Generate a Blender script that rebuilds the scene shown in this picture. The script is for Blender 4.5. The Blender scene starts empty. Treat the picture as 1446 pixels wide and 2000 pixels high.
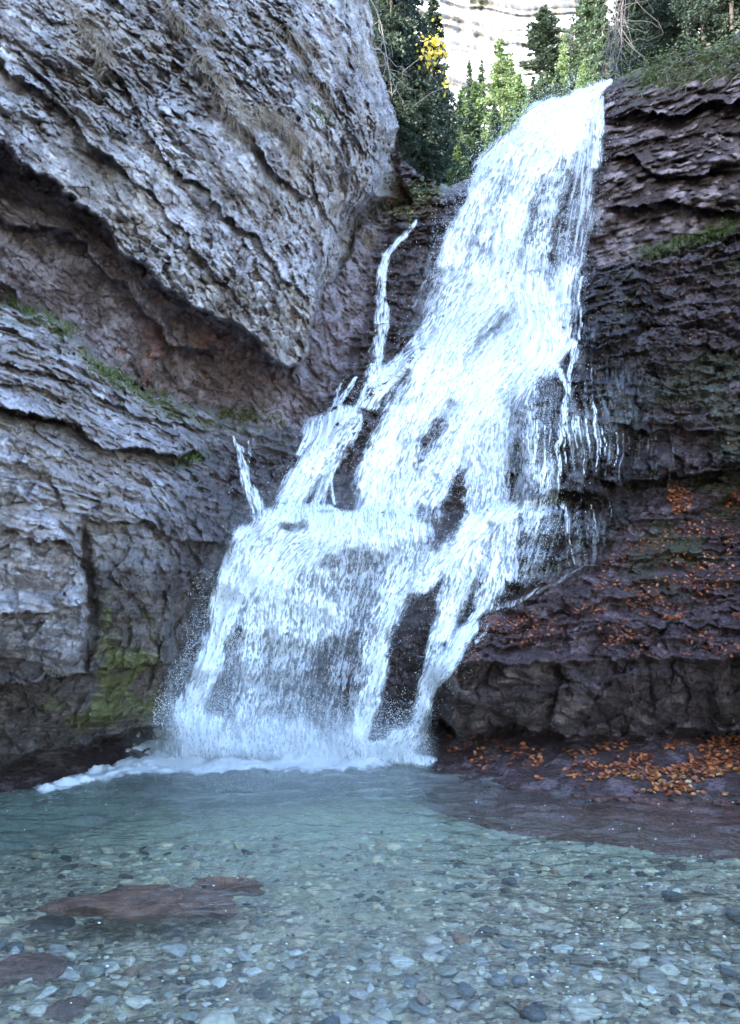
import bpy, math, random, time
import numpy as np
from mathutils import Vector
from concurrent.futures import ThreadPoolExecutor
T0 = time.time()
random.seed(7); rng = np.random.default_rng(7)
S = bpy.context.scene
# ------------------------------------------------------------------ camera
F = 1664.0; CX, CY = 723.0, 1000.0; PITCH = math.radians(4.1); H = 1.6
cam = bpy.data.cameras.new('camera'); co = bpy.data.objects.new('camera', cam)
S.collection.objects.link(co)
co.location = (0, 0, H); co.rotation_euler = (math.pi/2 + PITCH, 0, 0)
cam.sensor_fit = 'VERTICAL'; cam.sensor_height = 36.0; cam.sensor_width = 36.0
cam.lens = F/2000*36; cam.clip_start = 0.05; cam.clip_end = 5000
S.camera = co
# ------------------------------------------------------------------ light
SUN_EL = math.radians(27); SUN_AZ = math.radians(-125)      # azimuth from +Y towards +X
w = bpy.data.worlds.new('World'); S.world = w; w.use_nodes = True
nt = w.node_tree; bgn = nt.nodes['Background']
sky = nt.nodes.new('ShaderNodeTexSky'); sky.sky_type = 'NISHITA'; sky.sun_disc = False
sky.sun_elevation = SUN_EL; sky.sun_rotation = SUN_AZ; sky.altitude = 900
sky.air_density = 1.0; sky.dust_density = 1.5; sky.ozone_density = 2.2
nt.links.new(sky.outputs[0], bgn.inputs[0]); bgn.inputs[1].default_value = 0.15
sl = bpy.data.lights.new('sun', 'SUN'); so = bpy.data.objects.new('sun', sl); S.collection.objects.link(so)
sl.energy = 2.0; sl.angle = math.radians(0.5); sl.color = (1, 0.95, 0.88)
sd = Vector((math.sin(SUN_AZ)*math.cos(SUN_EL), math.cos(SUN_AZ)*math.cos(SUN_EL), math.sin(SUN_EL)))
so.rotation_euler = sd.to_track_quat('Z', 'Y').to_euler()
S.view_settings.view_transform = 'Standard'; S.view_settings.look = 'None'
S.view_settings.exposure = 3.65; S.view_settings.gamma = 1
S.cycles.use_denoising = True
S.cycles.max_bounces = 8; S.cycles.diffuse_bounces = 4; S.cycles.transparent_max_bounces = 14
S.cycles.transmission_bounces = 6; S.cycles.glossy_bounces = 3
# ------------------------------------------------------------------ maths helpers
ca, sa = math.cos(PITCH), math.sin(PITCH)
def unproj(u, v, D):
    a = (u-CX)/F*D; b = (CY-v)/F*D
    return np.stack([a, ca*D - sa*b, H + sa*D + ca*b], -1)
def Dz(v, z):      # depth at which the ray of row v reaches height z
    k = sa + ca*(CY-v)/F
    return (z-H)/np.minimum(k, -0.02)
def par(fn, *arrs):
    n = len(arrs[0]); cs = 60000
    sl_ = [slice(i, min(n, i+cs)) for i in range(0, n, cs)]
    with ThreadPoolExecutor(4) as ex:
        r = list(ex.map(lambda s: fn(*[a[s] for a in arrs]), sl_))
    if isinstance(r[0], tuple): return tuple(np.concatenate(x) for x in zip(*r))
    return np.concatenate(r)
def hsh(ix, iy, iz, seed):
    h = (ix.astype(np.uint32)*np.uint32(374761393)) ^ (iy.astype(np.uint32)*np.uint32(668265263)) ^ (iz.astype(np.uint32)*np.uint32(2147483647+1274126177 & 0xffffffff)) ^ np.uint32((seed*1013904223+12345) & 0xffffffff)
    h = (h ^ (h >> np.uint32(13)))*np.uint32(1274126177)
    h = (h ^ (h >> np.uint32(15)))*np.uint32(2246822519)
    h = h ^ (h >> np.uint32(16))
    return (h & np.uint32(0xffffff)).astype(np.float32)/np.float32(0xffffff)
def _vn(P, seed):
    P = P.astype(np.float32); I = np.floor(P).astype(np.int32); f = P-I
    f = f*f*f*(f*(f*6-15)+10); r = 0
    for dx in (0, 1):
        wx = f[:, 0] if dx else 1-f[:, 0]
        for dy in (0, 1):
            wy = f[:, 1] if dy else 1-f[:, 1]
            for dz in (0, 1):
                wz = f[:, 2] if dz else 1-f[:, 2]
                r = r + wx*wy*wz*hsh(I[:, 0]+dx, I[:, 1]+dy, I[:, 2]+dz, seed)
    return r*2-1
ROT = np.array([[0.36, 0.48, -0.8], [-0.8, 0.6, 0.0], [0.48, 0.64, 0.6]])
def fbm(P, octs=4, seed=0, gain=0.5, lac=2.03):
    def g(p):
        a, r, q = 1.0, 0, p; t = 0
        for o in range(octs):
            r = r + a*_vn(q, seed+o); t += a; a *= gain; q = q@ROT.T*lac
        return r/t*1.6
    return par(g, P)
def worley(P, seed=0, jit=0.95):
    def g(P):
        P = P.astype(np.float32); I = np.floor(P).astype(np.int32)
        f1 = np.full(len(P), 9, np.float32); f2 = f1.copy(); cid = np.zeros(len(P), np.float32); tl = cid.copy()
        for dx in (-1, 0, 1):
            for dy in (-1, 0, 1):
                for dz in (-1, 0, 1):
                    X, Y, Z = I[:, 0]+dx, I[:, 1]+dy, I[:, 2]+dz
                    h1 = hsh(X, Y, Z, seed); h2 = hsh(X, Y, Z, seed+71); h3 = hsh(X, Y, Z, seed+143)
                    ox, oy, oz = P[:, 0]-(X+.5+jit*(h1-.5)), P[:, 1]-(Y+.5+jit*(h2-.5)), P[:, 2]-(Z+.5+jit*(h3-.5))
                    d = ox**2+oy**2+oz**2
                    m = d < f1; tl = np.where(m, 2*(ox*(((h1*91.7) % 1)-.5)+oy*(((h2*77.3) % 1)-.5)+oz*(((h3*83.1) % 1)-.35)), tl)
                    f2 = np.where(m, f1, np.minimum(f2, d)); cid = np.where(m, (h1*7.3+h2*3.1) % 1, cid); f1 = np.where(m, d, f1)
        return np.sqrt(f1), np.sqrt(f2), cid, tl
    return par(g, P)
def ss(a, b, x):
    t = np.clip((x-a)/(b-a), 0, 1); return t*t*(3-2*t)
def mix(a, b, t): return a*(1-t)+b*t
def sdf(poly, u, v):      # signed distance in px, negative inside
    p = np.array(poly, float); q = np.roll(p, -1, 0)
    def g(u, v):
        d = np.full(len(u), 1e12); ins = np.zeros(len(u), bool)
        for (x0, y0), (x1, y1) in zip(p, q):
            ex, ey = x1-x0, y1-y0; t = np.clip(((u-x0)*ex+(v-y0)*ey)/(ex*ex+ey*ey+1e-9), 0, 1)
            d = np.minimum(d, (u-x0-t*ex)**2+(v-y0-t*ey)**2)
            if y0 != y1: ins ^= ((y0 > v) != (y1 > v)) & (u < ex*(v-y0)/ey+x0)
        d = np.sqrt(d); return np.where(ins, -d, d)
    return par(g, u, v)
def inside(poly, u, v, soft=12): return ss(soft, -soft, sdf(poly, u, v))
def tps(ctrl):
    c = np.array(ctrl, float); X = c[:, :2]/1000; n = len(c)
    def U(r2): return r2*np.log(r2+1e-9)*0.5
    K = U(((X[:, None]-X[None])**2).sum(-1)) + np.eye(n)*2e-3
    A = np.zeros((n+3, n+3)); A[:n, :n] = K; A[:n, n] = 1; A[:n, n+1:] = X; A[n, :n] = 1; A[n+1:, :n] = X.T
    s = np.linalg.solve(A, np.r_[c[:, 2], 0, 0, 0])
    def ev(u, v):
        def g(u, v):
            r = s[n]+s[n+1]*u/1000+s[n+2]*v/1000
            for i in range(n): r = r + s[i]*U((u/1000-X[i, 0])**2+(v/1000-X[i, 1])**2)
            return r
        return par(g, u, v)
    return ev
def ledge(u, v, line, amp, up, dn, dnf=0.6):
    """overhanging lip along a polyline: rock above stands out, rock just below is cut back"""
    l = np.array(line, float); y = np.interp(u, l[:, 0], l[:, 1]); d = v-y
    e = ss(l[0, 0]-25, l[0, 0]+40, u)*ss(l[-1, 0]+25, l[-1, 0]-40, u)
    return e*amp*np.where(d < 0, -np.exp(d/up), dnf*np.exp(-d/dn))
# ------------------------------------------------------------------ mesh / material helpers
def mesh_from(name, V, Fa, mats=(), smooth=True, cols=None, attrs=None, fmat=None):
    me = bpy.data.meshes.new(name); V = np.asarray(V, np.float32); Fa = np.asarray(Fa, np.int32)
    k = Fa.shape[1]
    me.vertices.add(len(V)); me.vertices.foreach_set('co', V.ravel())
    me.loops.add(Fa.size); me.loops.foreach_set('vertex_index', Fa.ravel())
    me.polygons.add(len(Fa)); me.polygons.foreach_set('loop_start', np.arange(0, Fa.size, k, dtype=np.int32))
    me.polygons.foreach_set('loop_total', np.full(len(Fa), k, np.int32))
    me.polygons.foreach_set('use_smooth', np.full(len(Fa), smooth))
    if fmat is not None: me.polygons.foreach_set('material_index', np.asarray(fmat, np.int32))
    if cols is not None:
        a = me.attributes.new('col', 'FLOAT_COLOR', 'POINT')
        a.data.foreach_set('color', np.c_[cols, np.ones(len(cols))].astype(np.float32).ravel())
    for kx, x in (attrs or {}).items():
        a = me.attributes.new(kx, 'FLOAT', 'POINT'); a.data.foreach_set('value', x.astype(np.float32))
    for m in mats: me.materials.append(m)
    me.update(calc_edges=True); return me
def link(name, me, parent=None, label=None, cat=None, group=None, kind=None, loc=None):
    o = bpy.data.objects.new(name, me); S.collection.objects.link(o)
    if parent: o.parent = parent
    if loc is not None: o.location = loc
    for k, x in (('label', label), ('category', cat), ('group', group), ('kind', kind)):
        if x: o[k] = x
    return o
def newmat(name):
    m = bpy.data.materials.new(name); m.use_nodes = True; t = m.node_tree
    return m, t, t.nodes['Principled BSDF']
def nd(t, typ, **kw):
    n = t.nodes.new(typ)
    for k, x in kw.items():
        if hasattr(n, k): setattr(n, k, x)
        else: n.inputs[k].default_value = x
    return n
def rock_mat(name, bump=0.02, scale=1.0):
    m, t, b = newmat(name); L = t.links.new
    c = nd(t, 'ShaderNodeAttribute', attribute_name='col'); wt = nd(t, 'ShaderNodeAttribute', attribute_name='wet')
    tc = nd(t, 'ShaderNodeTexCoord')
    n1 = nd(t, 'ShaderNodeTexNoise'); n1.inputs['Scale'].default_value = 16*scale; n1.inputs['Detail'].default_value = 9; n1.inputs['Roughness'].default_value = .74
    L(tc.outputs['Object'], n1.inputs['Vector'])
    v1 = nd(t, 'ShaderNodeTexVoronoi'); v1.inputs['Scale'].default_value = 34*scale; v1.inputs['Detail'].default_value = 2
    L(tc.outputs['Object'], v1.inputs['Vector'])
    r = nd(t, 'ShaderNodeMapRange'); r.inputs[1].default_value = .3; r.inputs[2].default_value = .7; r.inputs[3].default_value = .62; r.inputs[4].default_value = 1.35
    L(n1.outputs[0], r.inputs[0])
    mx = nd(t, 'ShaderNodeVectorMath', operation='SCALE'); L(c.outputs['Color'], mx.inputs[0]); L(r.outputs[0], mx.inputs['Scale'])
    L(mx.outputs[0], b.inputs['Base Color'])
    b1 = nd(t, 'ShaderNodeBump'); b1.inputs['Distance'].default_value = bump; b1.inputs['Strength'].default_value = 1
    L(n1.outputs[0], b1.inputs['Height'])
    b2 = nd(t, 'ShaderNodeBump'); b2.inputs['Distance'].default_value = bump*.7; b2.inputs['Strength'].default_value = .8
    L(v1.outputs['Distance'], b2.inputs['Height']); L(b1.outputs[0], b2.inputs['Normal']); mp = nd(t, 'ShaderNodeMapping'); mp.inputs['Scale'].default_value = (1, 1, 2.6); L(tc.outputs['Object'], mp.inputs[0])
    n3 = nd(t, 'ShaderNodeTexNoise'); n3.inputs['Scale'].default_value = 48*scale; n3.inputs['Detail'].default_value = 5; n3.inputs['Roughness'].default_value = .7; L(mp.outputs[0], n3.inputs['Vector'])
    b3 = nd(t, 'ShaderNodeBump'); b3.inputs['Distance'].default_value = bump*.6; b3.inputs['Strength'].default_value = .9
    L(n3.outputs[0], b3.inputs['Height']); L(b2.outputs[0], b3.inputs['Normal']); L(b3.outputs[0], b.inputs['Normal'])
    rr = nd(t, 'ShaderNodeMapRange'); rr.inputs[3].default_value = .85; rr.inputs[4].default_value = .13
    L(wt.outputs['Fac'], rr.inputs[0]); L(rr.outputs[0], b.inputs['Roughness'])
    sp = nd(t, 'ShaderNodeMapRange'); sp.inputs[3].default_value = .25; sp.inputs[4].default_value = .85
    L(wt.outputs['Fac'], sp.inputs[0]); L(sp.outputs[0], b.inputs['Specular IOR Level'])
    return m
ROCK = rock_mat('rock')
# ------------------------------------------------------------------ terrain depth
st = 2.1
us = np.concatenate([np.linspace(-1500, -60, 110)[:-1], np.arange(-60, 1510, st), np.linspace(1512, 2600, 90)])
vs = np.concatenate([np.linspace(-900, -60, 80)[:-1], np.arange(-60, 1600, st), np.linspace(1602, 1720, 40)])
GU, GV = np.meshgrid(us, vs); shp = GU.shape; U0 = GU.ravel(); V0 = GV.ravel()
Q = np.stack([U0/1000, V0/1000, np.zeros_like(U0)], -1)
wu = U0 + 16*fbm(Q*9, 3, 11) + 7*fbm(Q*42, 3, 12)
wv = V0 + 16*fbm(Q*9, 3, 21) + 7*fbm(Q*42, 3, 22)
WL = np.array([(-1500, 1800), (-500, 1640), (0, 1552), (100, 1535), (200, 1515), (330, 1480), (600, 1480), (800, 1490), (870, 1508), (1000, 1537), (1150, 1552), (1446, 1562), (1950, 1590), (2600, 1640)], float)
M = tps([(340,1490,7.2),(580,1490,7.4),(830,1490,7.25),(450,1200,7.5),(600,1200,7.7),(750,1200,7.6),(900,1150,7.6),
 (500,1010,7.95),(700,1000,8.2),(900,1000,8.1),(1050,1000,8.1),(550,930,8.7),(700,930,8.8),(900,930,8.6),(1050,930,8.3),
 (480,850,8.8),(700,820,9.3),(900,780,9.3),(1080,800,8.7),(1180,800,8.6),(700,700,10.1),(850,650,10.4),(1000,650,10.1),(1150,650,9.3),
 (740,500,11.3),(900,450,11.3),(1050,450,11),(1150,500,10.7),(880,370,11.9),(1000,280,12.1),(1100,210,12.3),(1190,160,12.4),
 (1230,520,10.1),(1446,500,9.5),(1300,300,10.8),(1446,300,10.2),(1300,150,11.7),(1446,80,11.1),(1800,300,8.6),(1800,700,7.2),(1800,1000,6.2),(1800,1300,5.4),
 (1250,700,8.9),(1446,700,8.6),(1446,940,8.0),(1200,930,8.4),(1446,980,8.3),(1446,1100,7.5),(1446,1270,6.7),(1200,1050,8.0),(1200,1180,7.3),(1200,1290,6.75),
 (1000,1200,7.35),(870,1320,6.95),(1000,1300,6.85),(870,1420,7.1),(1200,1425,6.9),(1446,1430,6.8),(2600,0,6),(2600,1500,4.5),(1446,-600,10.5),(1000,-400,13)])
B = tps([(0,300,7.6),(250,500,8.2),(450,660,8.8),(570,730,9.6),(0,560,7.6),(150,640,8.0),(400,790,9.2),(600,820,9.6),(650,650,10.3),(720,500,11.2),(-1500,300,4),(-1500,900,3.5),(700,300,12),(200,0,9),(0,-600,8),(700,-600,13)])
A = tps([(0,0,7.4),(350,0,8.7),(700,0,10.6),(0,270,6.7),(250,490,7.3),(450,640,7.9),(570,720,8.5),(400,300,8.1),(650,300,9.5),(770,330,11.0),(620,600,8.9),(700,480,10.2),(-1500,0,3.6),(-1500,400,3.4),(350,-900,9),(-1500,-900,4.5),(760,-600,13)])
C = tps([(0,590,7.0),(150,660,7.4),(280,760,8.1),(420,800,8.7),(600,835,9.1),(0,780,5.9),(300,880,7.2),(450,900,8.2),(0,1000,5.4),(200,1000,6.0),(400,1000,7.3),(480,1050,7.9),
 (0,1250,5.3),(200,1250,5.8),(330,1250,6.4),(400,1130,7.2),(0,1450,5.6),(200,1430,6.2),(330,1380,6.75),(-1500,600,3.5),(-1500,1450,2.6),(-1500,1000,2.8)])
pA = [(-1600,-1000),(-1600,120),(0,275),(60,320),(125,375),(240,490),(345,570),(450,642),(555,722),(585,700),(600,650),(640,600),(675,540),(690,490),(700,445),(745,425),(800,400),(798,350),(778,290),(765,210),(735,110),(716,0),(700,-1000)]
pB = [(-1600,0),(-200,200),(300,300),(560,560),(640,560),(700,440),(735,440),(728,520),(715,640),(670,720),(640,780),(600,850),(300,900),(-1600,900)]
pC = [(-1600,400),(0,590),(70,610),(150,662),(220,720),(280,758),(350,775),(420,800),(450,830),(560,835),(575,870),(540,930),(510,1000),(480,1040),(450,1100),(440,1180),(400,1250),(345,1350),(335,1420),(330,1480),(300,1520),(0,1700),(-1600,1900)]
pBG = [(716,-1000),(716,0),(735,110),(765,210),(780,290),(830,345),(872,366),(925,352),(950,322),(1000,272),(1060,230),(1120,196),(1185,160),(1205,152),(1250,146),(1290,110),(1350,88),(1400,95),(1446,60),(1520,-20),(1700,-200),(2700,-700),(2700,-1000)]
sBG = sdf(pBG, U0+(wu-U0)*.55, V0+(wv-V0)*.55)
sA, sB, sC = sdf(pA, wu, wv), sdf(pB, wu, wv), sdf(pC, wu, wv)
mA, mB, mC = ss(5, -5, sA), ss(30, -30, sB), ss(6, -6, sC)
DA, DB, DC, DM = A(U0, V0), B(U0, V0), C(U0, V0), M(U0, V0)
# --- authored ledges
DM += ledge(wu, wv, [(480,975),(700,990),(850,1000),(1000,1000),(1170,1010)], -.22, 60, 120, 1)
DM += ledge(wu, wv, [(1010,735),(1060,722),(1120,735),(1250,745),(1600,760)], -.18, 40, 70, 1)
DM += ledge(wu, wv, [(1020,640),(1150,665),(1300,655),(1446,640)], -.12, 30, 60, 1)
DM += ledge(wu, wv, [(640,800),(700,790),(800,700),(870,640)], -.25, 60, 80, 1)
DM += ledge(wu, wv, [(1000,812),(1100,818),(1200,835),(1446,850)], .12, 25, 70)
DM -= .30*ss(14, -14, sdf([(1012,740),(1060,726),(1120,738),(1185,742),(1245,770),(1235,930),(1190,985),(1030,985),(1000,880)], wu, wv))
DM -= .16*ss(10, -10, sdf([(1005,822),(1100,828),(1205,842),(1225,935),(1180,975),(1020,975)], wu, wv))
DM -= .28*ss(12, -12, sdf([(1150,545),(1160,528),(1235,520),(1262,560),(1268,640),(1200,668),(1140,662)], wu, wv))
DM -= .22*ss(12, -12, sdf([(985,1040),(1030,1015),(1150,1010),(1195,1050),(1130,1100),(1000,1120)], wu, wv))
DM -= .18*ss(14, -14, sdf([(650,830),(700,800),(745,820),(730,900),(700,980),(640,985)], wu, wv))
DM += ledge(wu, wv, [(1180,940),(1300,935),(1446,925),(1800,915)], .30, 60, 25)
DM += ledge(wu, wv, [(1030,1090),(1100,1060),(1190,1050)], .12, 40, 30)
DM += ledge(wu, wv, [(1130,545),(1230,522),(1446,470),(1800,420)], -.30, 30, 80, 1)
DM += ledge(wu, wv, [(1200,215),(1300,225),(1446,190),(1700,150)], .30, 60, 50)
DM += ledge(wu, wv, [(1180,305),(1300,330),(1446,320)], .20, 50, 40)
DM += ledge(wu, wv, [(1180,400),(1300,395),(1446,410)], .22, 50, 40)
for ln in ([(980,1160),(1200,1105),(1446,1075)], [(900,1240),(1100,1185),(1446,1160)], [(880,1285),(1100,1230),(1446,1222)], [(1150,1040),(1300,1010),(1446,1000)]):
    DM += ledge(wu, wv, ln, .055, 30, 12, 1)
bt = 26*np.sin(wu/83)+22*np.sin(wu/37+1)-30*ss(1250, 1330, wu)
band = ss(1272+bt, 1292+bt, wv)*ss(830, 880, wu)
DM -= .20*band
DB += ledge(wu, wv, [(-400,420),(0,560),(100,660),(260,740),(300,755)], .25, 70, 40)
DB += ledge(wu, wv, [(0,420),(150,470),(280,610),(350,690),(420,700)], .22, 60, 50)
DC += ledge(wu, wv, [(-700,700),(0,775),(60,800),(130,832),(220,862),(320,888),(400,895)], .32, 90, 26, 1)
DC += ledge(wu, wv, [(0,690),(120,735),(260,800),(420,840)], .12, 50, 25)
DC += ledge(wu, wv, [(180,1010),(280,1015),(350,1045),(460,1050)], .18, 60, 30)
DC += ledge(wu, wv, [(-400,1050),(0,1045),(120,1050),(180,1100)], .12, 60, 30)
DC += ledge(wu, wv, [(-400,1210),(0,1190),(100,1200),(170,1180)], .12, 60, 30)
DC += ledge(wu, wv, [(-500,1370),(0,1330),(80,1345),(200,1300),(330,1290)], .22, 60, 60)
DC += .35*np.exp(-((wu-172)/9)**2)*ss(1010, 1060, wv)*ss(1330, 1200, wv)       # vertical crack
DC += ss(330, 350, wu)*ss(1120, 1180, wv)*.5                                    # back wall beside the fall
for ln, a in (([(150,60),(260,190),(330,330),(500,470),(620,600)], .10), ([(330,0),(400,160),(520,300),(600,380),(690,500)], .11), ([(0,60),(90,170),(200,300),(330,420),(470,560)], .10), ([(520,0),(600,120),(680,260),(760,330)], .10), ([(-300,-200),(0,130),(130,230),(240,330)], .14)):
    DA += ledge(wu, wv, ln, a, 70, 34)
DA += 1.4*ss(-90, 0, sdf([(-2000,-1000),(-2000,3000),(600,3000),(680,560),(700,450),(800,395),(778,290),(765,210),(735,110),(716,0),(700,-1000)], wu, wv))**2
# thickness rounding at the lower edge of the overhang
DA += .3*ss(-10, 4, sA)**2
D = mix(DM, DB, mB); D = mix(D, DA, mA); D = mix(D, DC, mC)
# --- base slabs that run into the water
pBase = [(830,1400),(880,1405),(905,1428),(1000,1432),(1200,1436),(1446,1440),(1900,1450),(2700,1470),(2700,1900),(300,1900),(830,1520)]
vw = np.interp(U0, WL[:, 0], WL[:, 1])
mb = ss(4, -4, sdf(pBase, wu, U0*0+wv)); D = mix(D, Dz(V0, .02+np.maximum(0, vw-V0)*.0022), mb)
pBaseL = [(-1600,1580),(0,1478),(100,1470),(210,1445),(300,1425),(345,1440),(340,1560),(-1600,2000)]
mbl = ss(4, -4, sdf(pBaseL, wu, wv)); D = mix(D, Dz(V0, .02+np.maximum(0, vw-V0)*.0022), mbl)
under = ss(-2, 3, V0-vw)
shelf = np.interp(U0, [-1500, 830, 1000, 1150, 1446, 2600], [0, 0, 4, 12, 62, 160]); dd = V0-vw
vsh = vw+shelf; Dsh = Dz(vsh, -.0009*shelf-.004)
Du = np.where(dd < shelf, Dz(V0, np.minimum(.01, -.0009*dd)), Dsh-.0012*(dd-shelf)); D = mix(D, Du, under)
# --- lip rounding against the background
crest = ss(-70, 0, -np.abs(np.minimum(-sBG*-1, 70)))
D = D + .5*np.clip(1-sBG/40, 0, 1)**2*(U0 > 860)
P = unproj(U0, V0, D)
print('terrain base', time.time()-T0)
# --- rock relief in metres, built from the world position
def strata(P, n, lat, t, wdt, seed, rough=.5):
    """broken beds: every bed and every block of a bed stands out by its own amount"""
    n = np.array(n, float); n /= np.linalg.norm(n); lat = np.array(lat, float); lat -= n*lat.dot(n); lat /= np.linalg.norm(lat)
    s = P@n/t + rough*fbm(P/(t*7), 3, seed); x = P@lat/wdt + .9*fbm(P/(wdt*1.3), 2, seed+5)
    s = s+.45*fbm(np.stack([s*.55, s*0, s*0+seed], -1), 2, seed+2)
    i = np.floor(s); fr = s-i; x = x*(.6+.8*hsh(i.astype(np.int32), i.astype(np.int32)*0, i.astype(np.int32)*0+3, seed)) + 17*hsh(i.astype(np.int32), i.astype(np.int32)*0, i.astype(np.int32)*0, seed)
    j = np.floor(x); fx = x-j; z = np.zeros(len(P), np.int32)
    h = .55*hsh(i.astype(np.int32), j.astype(np.int32), z, seed+9)+.45*hsh(i.astype(np.int32), z, z, seed+19)
    g_ = np.where(fr < .55, .1*fr, .055+.945*((fr-.55)/.45))       # riser then tread
    e = ss(0, .05, fx)*ss(0, .05, 1-fx)
    return h*.45*(.4+.6*e) + (fr-g_)*(.45+.8*h)
N = len(P); disp = np.zeros(N, np.float32); col = np.zeros((N, 3)); wet = np.zeros(N)
vis = sBG > -60
wA = mA*(1-mC); wC = mC; wB_ = mB*(1-mA)*(1-mC); wR = np.clip(1-wA-wC-wB_, 0, 1)
warp = np.stack([fbm(P*2.2, 3, 31), fbm(P*2.2, 3, 32), fbm(P*2.2, 3, 33)], -1)*.045
n1 = fbm(P*1.1, 4, 41); n2 = fbm(P*4.5, 4, 42); n3 = fbm(P*17, 3, 43)
ridg = 1-np.abs(fbm(P*2.8, 4, 44))*1.6; ridg2 = 1-np.abs(fbm(P*9, 3, 45))*1.6
def aniso(P, n, k):
    n = np.array(n, float); n /= np.linalg.norm(n); return P + np.outer(P@n, n)*(k-1)
NA, NC, NR = (.62, .1, .78), (.28, -.05, .95), (-.04, .05, 1)
idx = np.where((wA+wB_*.8) > .01)[0]; Pi = aniso(P[idx]+warp[idx], NA, 1.3)
f1, f2, c1, t1 = worley(Pi*4.4, 51); g1, g2, c2, t2 = worley(Pi*11, 52); _, _, c3, t3 = worley(Pi*21, 53)
chipA = np.zeros(N); chipA[idx] = (c1*.5+t1*.9)*.12 + (c2*.5+t2*1.1-.5*ss(.12, 0, g2-g1))*.062 + (c3*.4+t3)*.022
celA = np.zeros(N); celA[idx] = c2
idx = np.where(wR+wC > .01)[0]; Pi = aniso(P[idx]+warp[idx], NR, 1.5)
f1, f2, c1, t1 = worley(Pi*3.8, 61); g1, g2, c2, t2 = worley(Pi*10, 62); _, _, c3, t3 = worley(Pi*22, 63)
fac = np.zeros(N); fac[idx] = (c1*.5+t1)*.10+(c2*.5+t2*1.1)*.045+(c3*.4+t3)*.017
kn = np.zeros(N); kn[idx] = ss(.0, .4, f2-f1)*(.2+.8*c1)*.12; kn2 = np.zeros(N); kn2[idx] = ss(0, .35, g2-g1)*(.2+.8*c2); cR = np.zeros(N); cR[idx] = c2; kF = np.zeros(N); kF[idx] = ss(0, .3, f2-f1)*c1
Pe = P*np.array([1, 1, 1.25])+warp*1.5; dome = np.zeros(N); cR1 = np.zeros(N); ie = np.where((U0 > 1050)&(V0 < 600)&(wR > .1))[0]
f1, f2, c1, t1 = worley(Pe[ie]*4.6, 91); g1, g2, c4, t4 = worley(Pe[ie]*8.5+5, 92)
dome[ie] = np.maximum(np.sqrt(np.clip(1-f1/.60, 0, 1))*(c1 > .25)+.25*t1, .62*np.sqrt(np.clip(1-g1/.55, 0, 1))*(c4 > .35)); cR1[ie] = np.where(c1 > .25, c1, c4)
bb = np.zeros(N); ie2 = np.where((V0 > 1200)&(V0 < 1460)&(U0 > 800))[0]; f1, f2, c1, t1 = worley((P[ie2]+warp[ie2]*2)*np.array([2.6, 2.6, 1.5]), 95)
bb[ie2] = (.45*c1+1.0*t1)*.17+.02*ss(0, .12, f2-f1)
sA_ = strata(P+warp, NA, (0, 1, 0), .15, .5, 5, .4); sA2 = strata(P+warp*.6, NA, (.3, 1, 0), .055, .17, 15)
sC_ = strata(P+warp, NC, (1, .3, 0), .15, .40, 6, .22); sC2 = strata(P+warp*.5, NC, (1, .3, 0), .05, .15, 16, .3)
sR_ = strata(P+warp, NR, (1, -.3, 0), .22, .75, 7, .25); sR2 = strata(P+warp*.5, NR, (1, -.3, 0), .075, .26, 17, .35)
print('noise', time.time()-T0)
# region weights on the right
E = ss(8, -8, sdf([(1165,160),(1175,330),(1150,420),(1170,520),(1240,515),(1446,440),(2700,200),(2700,-800),(1446,-60),(1200,100)], wu, wv))*wR
E2 = ss(8, -8, sdf([(1100,395),(1170,385),(1300,400),(1446,410),(1446,450),(1240,515),(1100,520)], wu, wv))*wR
G = ss(10, -10, sdf([(870,1300),(960,1190),(1190,1060),(1260,985),(1446,945),(2700,900),(2700,1300),(1446,1290),(1100,1290)], wu, wv))*wR
BN = ss(8, -8, sdf([(840,1330),(900,1285),(1000,1300),(1100,1270),(1200,1300),(1290,1265),(1360,1290),(1446,1262),(2700,1290),(2700,1445),(1446,1440),(1200,1436),(1000,1432),(905,1428),(850,1410)], wu, wv))*wR
BASE = np.maximum(mb, mbl)*(1-under)
FW = np.clip(wR-E-G-BN-BASE, 0, 1)      # wet bed of the fall and the dripping wall
brk = ss(-.1, .5, n1+.4*n2)
rgh = .45+.75*ss(-.35, .35, fbm(P*1.6, 3, 46))
big1 = fbm(P*np.array([.9, .9, .9]), 2, 47)
dA = chipA*rgh + .16*big1 + sA_*.055*brk + sA2*.018 + .03*ridg + n1*.12 + n2*.04 + n3*.010
dB = chipA*.8 + sA_*.09 + n1*.12 + n2*.05 + n3*.012
dC = sC_*.16 + sC2*.06 + fac*1.25 + n1*.08 + n2*.035 + n3*.010 + kn2*.012
lowC = ss(930, 1060, wv)*wC; dC = mix(dC, sC_*.07+sC2*.03+kn*.4+fac*1.0+n1*.13+n2*.06+n3*.012, ss(960, 1080, wv)*.75)
rowz = P[:, 2]/.62+.35*n1+.5; rowf = rowz-np.floor(rowz)
dE = dome*(.5+.5*cR1)*.17 + .13*(1-rowf)*ss(0, .12, rowf) + fac*.6 + n3*.012 + sR2*.04 + n2*.05 + n1*.08
dG = sR_*.17 + sR2*.12 + fac*1.0 + n1*.04 + n2*.03 + n3*.010 + kn2*.008
dBN = bb + fac*.7 + kn*.35 + n3*.008 + n2*.05 + n1*.05 + kn2*.01 + .05*ss(0, .6, fbm(P*np.array([4, 4, .8]), 2, 77))
dBS = n2*.02 + fac*.18 + sR2*.015 + kn2*.006
dF = sR_*.17 + sR2*.05 + kn*.15 + fac*1.5 + n1*.10 + n2*.045 + n3*.012
disp = dA*wA + dB*wB_ + dC*wC*(1-mbl) + (dE*E + dG*G + dBN*BN + dF*FW)*(1-BASE) + dBS*BASE
disp = disp*ss(30, -12, V0-vw)
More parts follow.
